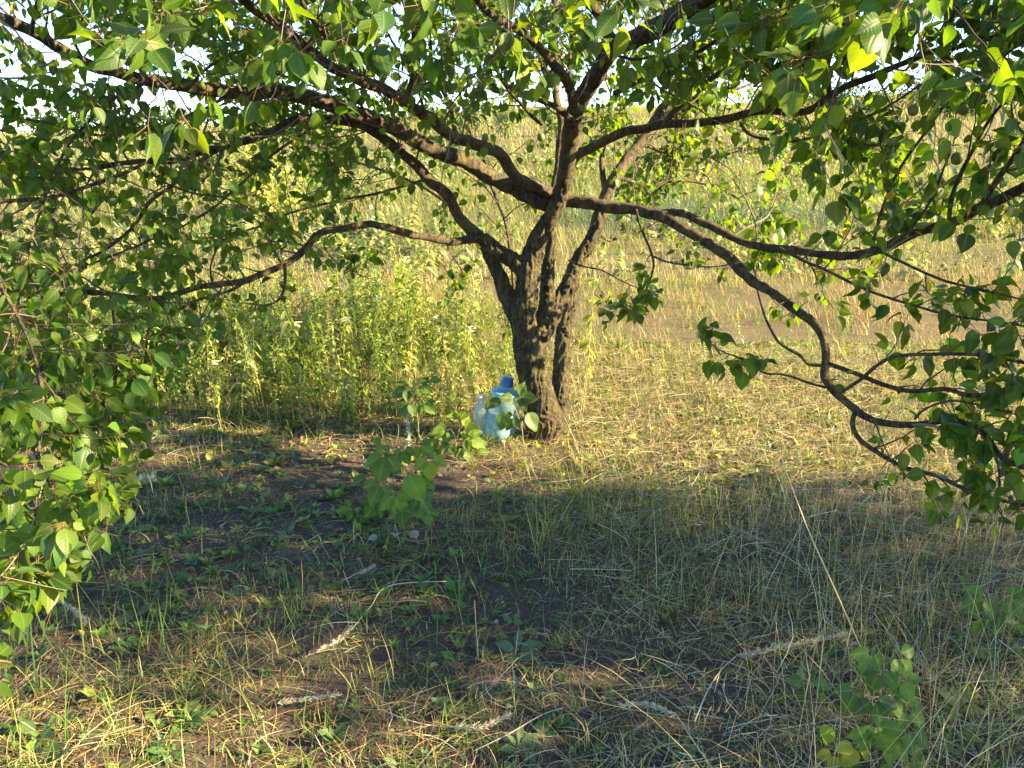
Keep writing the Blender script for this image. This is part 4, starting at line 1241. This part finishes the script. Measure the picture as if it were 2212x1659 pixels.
# ------------------------------------------------------------------ water bottle at the foot of the trunk
def lathe(profile, seg=40):
    P = np.array(profile, float)
    a = np.arange(seg) * 2 * math.pi / seg
    V = np.stack([P[:, None, 0] * np.cos(a), P[:, None, 0] * np.sin(a), P[:, None, 1] + 0 * a], -1)
    n = len(P)
    i = np.arange(n - 1)[:, None] * seg; j = np.arange(seg)[None]; k = (j + 1) % seg
    Q = np.stack([i + j, i + k, i + seg + k, i + seg + j], -1).reshape(-1, 4)
    L = np.r_[Q.ravel(), np.arange(seg)[::-1], (n - 1) * seg + np.arange(seg)]
    T = np.r_[np.full(len(Q), 4), seg, seg]
    return V.reshape(-1, 3), L, T


def plain(name, col, rough=0.4, trans=0.0, spec=0.5, alpha=1.0):
    m, N, L = new_mat(name)
    b = N["Principled BSDF"]
    tc = N.new("ShaderNodeTexCoord"); nz = N.new("ShaderNodeTexNoise"); nz.inputs["Scale"].default_value = 35; nz.inputs["Detail"].default_value = 4
    L.new(tc.outputs["Object"], nz.inputs["Vector"])
    r = N.new("ShaderNodeValToRGB")
    r.color_ramp.elements[0].position = 0.3; r.color_ramp.elements[0].color = (*[c * 0.93 for c in col], 1)
    r.color_ramp.elements[1].position = 0.7; r.color_ramp.elements[1].color = (*[min(1, c * 1.05) for c in col], 1)
    L.new(nz.outputs["Fac"], r.inputs[0]); L.new(r.outputs[0], b.inputs["Base Color"])
    b.inputs["Roughness"].default_value = rough; b.inputs["Specular IOR Level"].default_value = spec
    if alpha < 1:
        t = N.new("ShaderNodeBsdfTransparent"); t.inputs["Color"].default_value = (0.86, 0.95, 0.97, 1)
        tl = N.new("ShaderNodeBsdfTranslucent"); L.new(r.outputs[0], tl.inputs["Color"])
        m1 = N.new("ShaderNodeMixShader"); m1.inputs[0].default_value = 0.5; L.new(b.outputs[0], m1.inputs[1]); L.new(tl.outputs[0], m1.inputs[2])
        m2 = N.new("ShaderNodeMixShader"); m2.inputs[0].default_value = alpha; L.new(t.outputs[0], m2.inputs[1]); L.new(m1.outputs[0], m2.inputs[2])
        L.new(m2.outputs[0], N["Material Output"].inputs["Surface"])
    elif trans:
        tl = N.new("ShaderNodeBsdfTranslucent"); L.new(r.outputs[0], tl.inputs["Color"])
        m1 = N.new("ShaderNodeMixShader"); m1.inputs[0].default_value = trans; L.new(b.outputs[0], m1.inputs[1]); L.new(tl.outputs[0], m1.inputs[2])
        L.new(m1.outputs[0], N["Material Output"].inputs["Surface"])
    return m


M_PET = plain("clear_blue_plastic", (0.42, 0.6, 0.6), 0.12, alpha=0.4)
M_WATER = plain("cloudy_water", (0.52, 0.69, 0.70), 0.3, trans=0.45)
M_CAP = plain("blue_plastic", (0.03, 0.13, 0.28), 0.4)
M_HANDLE = plain("pale_blue_plastic", (0.16, 0.42, 0.62), 0.35, trans=0.2)

bb = on_ground(1074, 948)
bottle = empty("water_bottle", bb)
bottle.rotation_euler = (R_(-3), R_(10), 0.0)
tag(bottle, "large blue-tinted plastic water bottle with a blue cap leaning by the trunk foot", "bottle")
prof = [(0.055, 0.0), (0.078, 0.004), (0.086, 0.016), (0.087, 0.05)]
for zz in (0.062, 0.105, 0.148):
    prof += [(0.087, zz), (0.0835, zz + 0.007), (0.087, zz + 0.014)]
prof += [(0.0875, 0.185), (0.0865, 0.205), (0.082, 0.225), (0.074, 0.243), (0.062, 0.260), (0.048, 0.274), (0.036, 0.283), (0.029, 0.288), (0.027, 0.293), (0.027, 0.300)]
V, L, T = lathe(prof, 44)
V = V * np.array([1, 1, 1]) + 0.0012 * noise3(V * 30)[:, None] * norm(V * np.array([1, 1, 0]))
c = Chunks(); c.add(V, L, T, np.ones((len(V), 3))); c.build("body", M_PET, bottle)
V, L, T = lathe([(0.05, 0.004), (0.076, 0.008), (0.083, 0.018), (0.0845, 0.055), (0.081, 0.069), (0.0845, 0.08), (0.0845, 0.100), (0.081, 0.112), (0.0845, 0.122), (0.0845, 0.150)], 44)
c = Chunks(); c.add(V, L, T, np.ones((len(V), 3))); c.build("water", M_WATER, bottle)
ridged = [(0.0, 0.334), (0.027, 0.334), (0.0295, 0.331), (0.0300, 0.312), (0.0335, 0.310), (0.0340, 0.304), (0.0315, 0.302), (0.0335, 0.2995), (0.0340, 0.289), (0.033, 0.286)][::-1]
V, L, T = lathe(ridged, 48)
a = np.arctan2(V[:, 1], V[:, 0])
V[:, :2] *= (1 + 0.014 * np.sign(np.sin(a * 24)) * ((V[:, 2] > 0.311) & (V[:, 2] < 0.332)))[:, None]
c = Chunks(); c.add(V, L, T, np.ones((len(V), 3))); c.build("cap", M_CAP, bottle)
V, L, T = lathe([(0.058, 0.2475), (0.0715, 0.2485), (0.0725, 0.2525), (0.0690, 0.2585), (0.0600, 0.2635)], 44)
c = Chunks(); c.add(V, L, T, np.ones((len(V), 3)))
S = spline(np.c_[np.array([(-0.066, -0.028, 0.257), (-0.045, -0.062, 0.252), (0.0, -0.0775, 0.249), (0.045, -0.062, 0.252), (0.066, -0.028, 0.257)]), np.full(5, 0.0065)], 0.006)
V, L, T, C = tube(S[:, :3], S[:, 3], 8); c.add(V, L, T, C)
c.build("carry_handle", M_HANDLE, bottle)

# crumpled clear bottle lying behind it
M_CLEAR = plain("scuffed_clear_plastic", (0.62, 0.66, 0.64), 0.25, alpha=0.5)
q = on_ground(1040, 952)
crush = empty("crumpled_plastic_bottle", (q[0], q[1] + 0.05, q[2] + 0.0))
crush.rotation_euler = (R_(4), R_(-4), R_(40))
tag(crush, "crumpled clear plastic bottle squeezed against the left side of the big bottle", "bottle")
V, L, T = lathe([(0.03, 0.0), (0.043, 0.006), (0.046, 0.03), (0.045, 0.09), (0.04, 0.1), (0.046, 0.112), (0.045, 0.15), (0.038, 0.18), (0.024, 0.2), (0.016, 0.212), (0.015, 0.225)], 30)
V = V * np.array([1, 0.72, 1]); V = V + norm(V * np.array([1, 1, 0])) * (0.010 * noise3(V * 28)[:, None] - 0.006 * np.abs(noise3(V * 60))[:, None])
c = Chunks(); c.add(V, L, T, np.ones((len(V), 3))); c.build("body", M_CLEAR, crush)
V, L, T = lathe([(0.0175, 0.218), (0.0178, 0.236), (0.015, 0.238), (0.0, 0.238)], 24)
c = Chunks(); c.add(V, L, T, np.ones((len(V), 3))); c.build("cap", plain("white_plastic", (0.6, 0.58, 0.55), 0.4), crush)


# ------------------------------------------------------------------ raspberry plants
def berry_leaf(L, col, curl=0.25, fold=0.18, seed=0):
    """one toothed, pleated leaflet; y is its length"""
    r2 = np.random.default_rng(seed)
    nt, ns = 30, 7
    V, U = [], []
    for i in range(nt + 1):
        t = i / nt
        w = 0.40 * (math.sin(math.pi * min(1, t * 0.96 + 0.03) ** 0.74) ** 0.8) * (1 - 0.18 * t)
        tooth = 1 + 0.17 * (abs(((t * 15) % 1) - 0.5) * 2 - 0.5) * (w > 0.03)
        for k in range(-ns, ns + 1):
            u = k / ns
            x = u * w * (tooth if abs(k) == ns else 1)
            vein = math.sin((t - 0.5 * abs(u) * w) * 2 * math.pi * 9)
            z = fold * abs(x) - curl * t * t * 0.6 + 0.017 * vein * min(1, abs(u) * 3) * (1 - abs(u) * 0.4) + 0.012 * math.sin(t * 9 + u * 3 + seed)
            V.append((x, t + 0.12 * abs(x) * 0.3, z)); U.append((x, t))
    m = 2 * ns + 1
    F = [(i * m + k, i * m + k + 1, (i + 1) * m + k + 1, (i + 1) * m + k) for i in range(nt) for k in range(m - 1)]
    T = template(np.array(V) * L, F, np.tile(np.array(col)[None], (len(V), 1)) * (1 + 0.1 * noise3(np.array(V) * 4 + seed)[:, None]), U)
    return T


def compound_leaf(parent, name, origin, base, d, nrm, size, col, n=3, stalk_from=None, label=None, seed=0):
    """a leaf of n leaflets whose stalk starts at stalk_from; coordinates are world ones"""
    c = Chunks()
    d = np.array(d, float) / np.linalg.norm(d)
    x = np.cross(d, nrm); x /= np.linalg.norm(x)
    spec = [(0.0, 1.0, 0.0)]
    if n >= 3: spec += [(1.05, 0.8, -0.02), (-1.05, 0.8, -0.02)]
    if n >= 5: spec += [(1.25, 0.62, -0.34), (-1.25, 0.62, -0.34)]
    for k, (a, s, back) in enumerate(spec):
        dd = d * math.cos(a) + x * math.sin(a) + rng.normal(0, 0.07, 3)
        M = frames(dd[None], (np.array(nrm) + rng.normal(0, 0.12, 3))[None], 1.0, 1.0)
        T = berry_leaf(size * s, np.array(col) * rng.uniform(0.85, 1.15), rng.uniform(0.1, 0.4), rng.uniform(0.1, 0.3), seed * 7 + k)
        c.instance(T, (np.array(base) + d * back * size + dd * 0.012)[None], M, np.ones((1, 3)))
    if stalk_from is not None:
        sf = np.array(stalk_from, float)
        mid = (sf + base) / 2 + np.array([0, 0, 0.015])
        S = spline(np.array([sf, mid, np.array(base) - d * 0.02, np.array(base) + d * 0.01]), 0.008)
        V, L, T, C = tube(S, np.linspace(0.0017, 0.0011, len(S)), 6, col=(0.2, 0.22, 0.09)); c.add(V, L, T, C)
        if n >= 5:
            V, L, T, C = tube([np.array(base) - d * 0.36 * size, np.array(base)], 0.0011, 5, col=(0.2, 0.22, 0.09)); c.add(V, L, T, C)
    o = shift(c, origin).build(name, M_BERRY, parent)
    if label: o['label'] = label
    return o


def berry_plant(label, base_px, stem_px, leaves, Yoff=0.0, stem_col=(0.22, 0.2, 0.11), sr=0.003, group="raspberry plants in the grass", name="raspberry_plant", cat="plant"):
    o = on_ground(*base_px)
    Y = float(o[1])
    root = empty(name, o); tag(root, label, cat, group)
    q = [o - np.array([0, 0, 0.02])] + [at(px, py, Y + dy) for px, py, dy in stem_px]
    S = spline(np.array(q), 0.01)
    c = Chunks()
    V, L, T, C = tube(S, np.linspace(sr, sr * 0.5, len(S)), 7, bump=0.1, bscale=80, col=stem_col); c.add(V, L, T, C)
    shift(c, o).build("stem", M_TWIG, root)
    for k, (px, py, dy, ang, size, col, n) in enumerate(leaves):
        # ang: direction of the leaf tip as seen, degrees, 0 = right, -90 = down
        p = at(px, py, Y + dy)
        a = R_(ang)
        d = np.array([math.cos(a), -0.35 + 0.2 * math.sin(-a), math.sin(a) * 0.8])
        nr = norm((np.array([0.25 * rng.normal(), -0.75, 0.75]) + rng.normal(0, 0.12, 3))[None])[0]
        j = int(np.argmin(np.linalg.norm(S - (p - np.array([0, 0, 0.03])), axis=1)))
        compound_leaf(root, "leaf", o, p, d, nr, size * 1.15, col, n, S[j], None, seed=k + int(px))
    return root


G1, G2, G3, G4 = (0.095, 0.165, 0.02), (0.13, 0.21, 0.022), (0.07, 0.125, 0.022), (0.22, 0.27, 0.025)
YL = (0.36, 0.33, 0.03)
berry_plant("tallest raspberry plant with big pleated leaves in front of the weeds", (862, 1148),
            [(868, 1105, 0.0), (852, 1060, 0.02), (850, 1020, 0.03), (858, 975, 0.05), (862, 955, 0.06)],
            [(832, 985, 0.02, -100, 0.090, G1, 3), (880, 1020, -0.03, -72, 0.105, G2, 1), (928, 990, 0.02, -80, 0.072, G4, 3), (870, 968, 0.06, -80, 0.055, G1, 3), (822, 1045, -0.02, -110, 0.075, G1, 3),
             (852, 1068, -0.05, -75, 0.078, G2, 3), (905, 1075, -0.02, -60, 0.06, G3, 3), (812, 1085, -0.02, -120, 0.06, G3, 3), (868, 1100, -0.07, -85, 0.06, G3, 3), (905, 1030, 0.05, -30, 0.06, G1, 3),
             (795, 1030, 0.05, -160, 0.055, G3, 1), (850, 1000, 0.08, 160, 0.05, G1, 3), (920, 1100, 0.0, -80, 0.05, G1, 3), (830, 955, 0.1, -120, 0.04, G1, 3), (905, 960, 0.12, -40, 0.055, G2, 3)])
berry_plant("raspberry plant with yellowing lower leaves in the shaded grass at the lower right", (1905, 1668),
            [(1912, 1620, 0.0), (1918, 1560, 0.01), (1912, 1500, 0.02), (1915, 1440, 0.04), (1905, 1415, 0.05)],
            [(1885, 1408, 0.04, -110, 0.052, G1, 3), (1940, 1415, 0.05, -60, 0.05, G1, 3), (1900, 1445, 0.02, -100, 0.048, G3, 3), (1948, 1465, 0.02, -70, 0.042, G2, 3), (1850, 1490, 0.0, -110, 0.052, G3, 3),
             (1890, 1510, -0.02, -80, 0.055, G3, 3), (1925, 1500, 0.0, -70, 0.05, G1, 3), (1960, 1530, 0.02, -60, 0.045, G2, 3), (1968, 1572, 0.0, -55, 0.05, G1, 3), (1895, 1570, -0.03, -70, 0.055, G1, 3),
             (1880, 1575, -0.03, -100, 0.05, G2, 3), (1795, 1560, 0.0, -100, 0.045, G4, 1), (1850, 1610, -0.02, -110, 0.05, YL, 3), (1806, 1625, -0.01, -95, 0.04, YL, 3), (1925, 1600, -0.02, -60, 0.05, G4, 3),
             (1915, 1640, -0.03, -80, 0.045, G1, 3), (1960, 1635, 0.0, -40, 0.045, G2, 3)])
berry_plant("three-leafed raspberry shoot left of the yellowing raspberry plant", (1752, 1530),
            [(1748, 1500, 0), (1742, 1470, 0.0)],
            [(1745, 1467, 0.0, 130, 0.045, (0.12, 0.2, 0.07), 1), (1740, 1467, 0.0, 175, 0.04, (0.12, 0.2, 0.07), 1), (1752, 1468, 0.0, 0, 0.04, (0.11, 0.19, 0.06), 1), (1745, 1490, 0, -140, 0.03, G1, 1), (1760, 1490, 0, -50, 0.03, G1, 1)], sr=0.0015)
berry_plant("sunlit low raspberry plant just left of the water bottle", (985, 985),
            [(985, 960, 0.0), (990, 935, 0.02), (995, 915, 0.04)],
            [(965, 930, 0.0, 200, 0.07, G2, 3), (1000, 925, 0.02, 20, 0.07, G4, 3), (1010, 945, -0.04, -30, 0.075, G2, 3), (975, 955, -0.05, -130, 0.065, G1, 3), (1000, 965, -0.06, -60, 0.065, G1, 3), (950, 965, 0.0, -160, 0.06, G1, 3), (990, 905, 0.05, 100, 0.055, G2, 3), (1030, 970, -0.02, -20, 0.05, G2, 3)])
berry_plant("dark shaded raspberry plant in front of the water bottle", (1130, 968),
            [(1128, 930, 0.0), (1118, 895, 0.0), (1108, 870, 0.0)],
            [(1085, 862, -0.03, 200, 0.075, G3, 1), (1095, 885, -0.04, -100, 0.085, G3, 1), (1120, 858, 0.0, 20, 0.08, G3, 3), (1112, 862, -0.02, 160, 0.06, G3, 1), (1136, 888, -0.03, -60, 0.09, (0.13, 0.19, 0.06), 1), (1110, 900, -0.03, -120, 0.06, G3, 3)])
berry_plant("raspberry shoot with dark nodding leaves among the leafy weeds", (905, 950),
            [(902, 900, 0.0), (895, 860, 0.0), (890, 835, 0.0)],
            [(880, 838, 0, -150, 0.07, G3, 3), (905, 832, 0, -20, 0.06, G1, 3), (885, 870, -0.03, -120, 0.07, G3, 3), (915, 868, -0.02, -50, 0.065, G1, 3), (925, 820, 0.02, 0, 0.05, G1, 1)])
berry_plant("raspberry plant half hidden in tall grass at the right edge", (2150, 1400),
            [(2150, 1360, 0), (2155, 1310, 0.0), (2150, 1275, 0.0)],
            [(2130, 1290, 0, -150, 0.06, G1, 3), (2175, 1290, 0, -30, 0.06, G1, 3), (2160, 1330, -0.03, -90, 0.055, G3, 3), (2125, 1330, -0.02, -130, 0.05, G1, 3), (2195, 1330, 0.02, -20, 0.05, G2, 3)])
berry_plant("low raspberry plant in the dark soil left of the tallest one", (775, 1130),
            [(775, 1110, 0), (772, 1095, 0.0)],
            [(760, 1100, 0, 180, 0.045, G1, 3), (790, 1105, 0, -10, 0.04, G1, 3), (772, 1118, -0.02, -90, 0.045, G3, 3)], sr=0.0015)

# pale undersides of torn leaves lying in the shade
def pale_sprig(label, pts, size, seed, nl=5):
    o = on_ground(*pts[0], 0.01)
    root = empty("uprooted_sprig", o); tag(root, label, "sprig", "wilted sprigs on the bare soil")
    q = np.array([on_ground(px, py, 0.012) for px, py in pts])
    c = Chunks()
    S = spline(q, 0.01); V, L, T, C = tube(S, 0.0012, 5, col=(0.3, 0.3, 0.2)); c.add(V, L, T, C)
    shift(c, o).build("stem", M_TWIG, root)
    r2 = np.random.default_rng(seed)
    for k in range(nl):
        p = q[min(len(q) - 1, k % len(q))] + np.array([r2.normal(0, 0.02), r2.normal(0, 0.02), 0.012])
        a = r2.uniform(0, 6.28)
        d = np.array([math.cos(a), math.sin(a), r2.uniform(-0.1, 0.5)])
        compound_leaf(root, "leaf", o, p, d, norm(np.array([[r2.normal(0, 0.3), -0.6, 0.7]]))[0], size * r2.uniform(0.6, 1.2), (0.38, 0.40, 0.41), 1, seed=seed + k)


pale_sprig("wilted sprig with silvery upturned leaves at the edge of the weeds", [(345, 1035), (322, 1042), (300, 1048)], 0.055, 5)
pale_sprig("wilted sprig with pale upturned leaves below the tallest raspberry plant", [(840, 1160), (870, 1166), (905, 1170), (940, 1160)], 0.045, 15, 3)

# mugwort spike
o = on_ground(878, 1010)
root = empty("mugwort_plant", o); tag(root, "silvery grey mugwort spike rising behind the tallest raspberry plant", "plant")
top = at(882, 892, float(o[1]) + 0.02)
c = Chunks()
S = spline(np.array([o, (o + top) / 2 + np.array([0.006, 0, 0]), top]), 0.01)
V, L, T, C = tube(S, np.linspace(0.003, 0.0012, len(S)), 6, col=(0.42, 0.44, 0.36)); c.add(V, L, T, C)
shift(c, o).build("stem", M_TWIG, root)
c = Chunks()
m = 150
t = rng.uniform(0.35, 1.0, m); i = (t * (len(S) - 1)).astype(int)
a = rng.uniform(0, 6.28, m)
dd = norm(np.c_[np.cos(a), np.sin(a), rng.uniform(0.3, 1.3, m)])
sz = rng.uniform(0.012, 0.026, m) * (1.25 - 0.6 * t)
M = frames(dd, norm(rng.normal(0, 0.4, (m, 3)) + np.array([0, 0, 1.0])), sz, sz)
c.instance(SL[0], S[i], M, palette(m, [(0.36, 0.40, 0.34), (0.45, 0.48, 0.43), (0.28, 0.33, 0.25)]))
shift(c, o).build("leaves", M_WEED, root)

# sunlit narrow-leaved suckers against the rear stem
for k, (bx_, by_, tx_, ty_, lab) in enumerate([(1262, 800, 1285, 545, "bright yellow-green sucker with narrow hanging leaves against the rear stem")]):
    yy = TY + 0.32 + 0.06 * k
    z0 = float(ground_z(at(bx_, by_, yy)[0], yy))
    o = np.array([float(at(bx_, by_, yy)[0]), yy, z0])
    root = empty("tree_sucker", o); tag(root, lab, "shoot", "suckers at the trunk")
    c = Chunks(); c2 = Chunks()
    for j in range(2):
        top = at(tx_ + rng.normal(0, 14), ty_ + rng.normal(0, 25), yy + rng.normal(0, 0.05))
        S = spline(np.array([o + rng.normal(0, 0.015, 3) * np.array([1, 1, 0]), (o + top) / 2 + rng.normal(0, 0.02, 3), top]), 0.02)
        V, L, T, C = tube(S, np.linspace(0.003, 0.001, len(S)), 5, col=(0.35, 0.28, 0.12)); c.add(V, L, T, C)
        m = 18
        i = rng.integers(len(S) // 4, len(S), m)
        dd = norm(np.c_[rng.normal(0, 0.6, (m, 2)), rng.normal(-0.5, 0.4, m)])
        sz = rng.uniform(0.04, 0.075, m)
        M = frames(dd, norm(rng.normal(0, 0.6, (m, 3)) + np.array([0.5, 0, 0.6])), sz * 0.75, sz)
        c2.instance(SL[0], S[i], M, palette(m, [(0.3, 0.32, 0.06), (0.36, 0.33, 0.08), (0.22, 0.27, 0.05)]))
    shift(c, o).build("stem", M_TWIG, root); shift(c2, o).build("leaves", M_WEED, root)


# ------------------------------------------------------------------ single dry grass stalks with seed heads, lying in the grass
def seed_stalk(label, stem, head, thick=0.0016, hw=0.009, col=(0.68, 0.6, 0.42), lift=0.03, pts3=None, hcol=None, name="grass_stalk"):
    """stem and head are photograph points on the ground"""
    q = pts3 if pts3 is not None else [on_ground(px, py, lift * (0.4 + 0.6 * (k % 2))) for k, (px, py) in enumerate(stem)]
    o = np.array(q[0], float)
    root = empty(name, o); tag(root, label, "grass stalk", "single dry grass stalks in the shaded grass")
    S = spline(np.array(q), 0.012)
    c = Chunks()
    V, L, T, C = tube(S, np.linspace(thick, thick * 0.7, len(S)), 5, col=col); c.add(V, L, T, C)
    shift(c, o).build("stem", M_DRY, root)
    if head:
        h = [on_ground(px, py, lift) for px, py in head]
        S = spline(np.array(h), 0.004)
        m = len(S) * 7
        t = rng.random(m); i = (t * (len(S) - 1)).astype(int)
        tan = norm(np.gradient(S, axis=0))[i]
        w = np.sin(np.pi * np.clip(t * 0.93 + 0.05, 0, 1)) ** 0.7
        dd = norm(tan + rng.normal(0, 0.36, (m, 3)))
        ln = rng.uniform(0.010, 0.020, m)
        pos = S[i] + rng.normal(0, 1, (m, 3)) * (hw * 0.35 * w)[:, None]
        M = frames(dd, rng.normal(0, 1, (m, 3)), ln * 0.45, ln)
        c = Chunks()
        c.instance(SL[2], pos, M, palette(m, [hcol or (0.5, 0.42, 0.27), (0.58, 0.5, 0.34)]))
        shift(c, o).build("seed_head", M_DRY, root)


seed_stalk("bent pale stalk with a drooping seed head at the middle of the shaded grass", [(1000, 1255), (845, 1265), (800, 1312), (758, 1362)], [(762, 1356), (730, 1385), (690, 1407)], lift=0.045)
seed_stalk("short pale feathery seed head on the soil at the lower left of the grass", [(600, 1520), (625, 1517)], [(600, 1519), (660, 1512), (730, 1502)], lift=0.03)
seed_stalk("long curved pale stalk ending in a seed head near the bottom edge", [(822, 1535), (880, 1557), (940, 1570), (985, 1574)], [(980, 1574), (1040, 1572), (1105, 1545)], lift=0.035)
seed_stalk("sharply kinked stalk with a pale seed head near the bottom edge", [(1540, 1665), (1500, 1605), (1462, 1546)], [(1464, 1547), (1400, 1526), (1342, 1526)], lift=0.06)
seed_stalk("bent stalk with the longest pale seed head, left of the yellowing raspberry plant", [(1500, 1562), (1530, 1490), (1560, 1447), (1595, 1416)], [(1595, 1417), (1700, 1398), (1825, 1372)], thick=0.0019, hw=0.009, lift=0.06)
seed_stalk("thin stalk with a small seed head beside the low weeds", [(735, 1258), (775, 1240)], [(775, 1241), (808, 1222)], hw=0.006)
seed_stalk("grey-green feathery seed head in the grass at the lower left edge", [(40, 1320), (95, 1290), (130, 1300)], [(125, 1298), (160, 1318), (185, 1345)], col=(0.3, 0.32, 0.2), hcol=(0.4, 0.42, 0.3), lift=0.1)
g0 = on_ground(1930, 1600); Y0 = float(g0[1])
seed_stalk("long straight straw standing aslant at the right above the yellowing raspberry plant", None, None, thick=0.0022, col=(0.72, 0.52, 0.24),
           pts3=[g0, at(1905, 1500, Y0 + 0.03), at(1860, 1400, Y0 + 0.07), at(1800, 1265, Y0 + 0.14), at(1740, 1130, Y0 + 0.21), at(1690, 995, Y0 + 0.28)], name="straw_stalk")
g0 = on_ground(1500, 1660)
seed_stalk("thin arching straw lying across the grass at the right", [(1750, 1665), (1900, 1640), (2080, 1600), (2230, 1560)], None, lift=0.05, col=(0.55, 0.5, 0.3), name="straw_stalk")
seed_stalk("long pale straw lying slantwise near the bottom edge", [(1020, 1625), (1100, 1585), (1170, 1545), (1215, 1530)], None, lift=0.04, name="straw_stalk")
seed_stalk("yellowish broken straw with a sharp kink beside the yellowing raspberry plant", [(1965, 1660), (1850, 1580), (1790, 1528), (1830, 1502)], None, lift=0.06, col=(0.6, 0.55, 0.2), name="straw_stalk")

# small white flower in front of the bottle
o = on_ground(1088, 985)
root = empty("white_flower", o); tag(root, "tiny white flower on a thin stem in front of the water bottle", "flower")
top = at(1088, 953, float(o[1]))
c = Chunks(); V, L, T, C = tube([o, (o + top) / 2 + np.array([0.004, 0, 0]), top], 0.001, 5, col=(0.2, 0.25, 0.07)); c.add(V, L, T, C)
shift(c, o).build("stem", M_TWIG, root)
c = Chunks(); a = np.arange(9) * 2 * math.pi / 9
dd = norm(np.c_[np.cos(a), -0.35 + 0 * a, np.sin(a)])
M = frames(dd, np.tile([[0.0, -1, 0.4]], (9, 1)), 0.012, 0.011)
c.instance(SL[3], np.repeat(top[None], 9, 0), M, np.tile([[0.75, 0.75, 0.72]], (9, 1)))
shift(c, o).build("petals", M_WEED, root)
V, L, T = lathe([(0.0, 0.0), (0.004, 0.0), (0.003, 0.003), (0.0, 0.004)], 10)
c = Chunks(); c.add(V @ np.array([[1, 0, 0], [0, 0, 1], [0, -1, 0.0]]) + top, L, T, np.tile([[0.6, 0.45, 0.05]], (len(V), 1)))
shift(c, o).build("flower_centre", M_WEED, root)
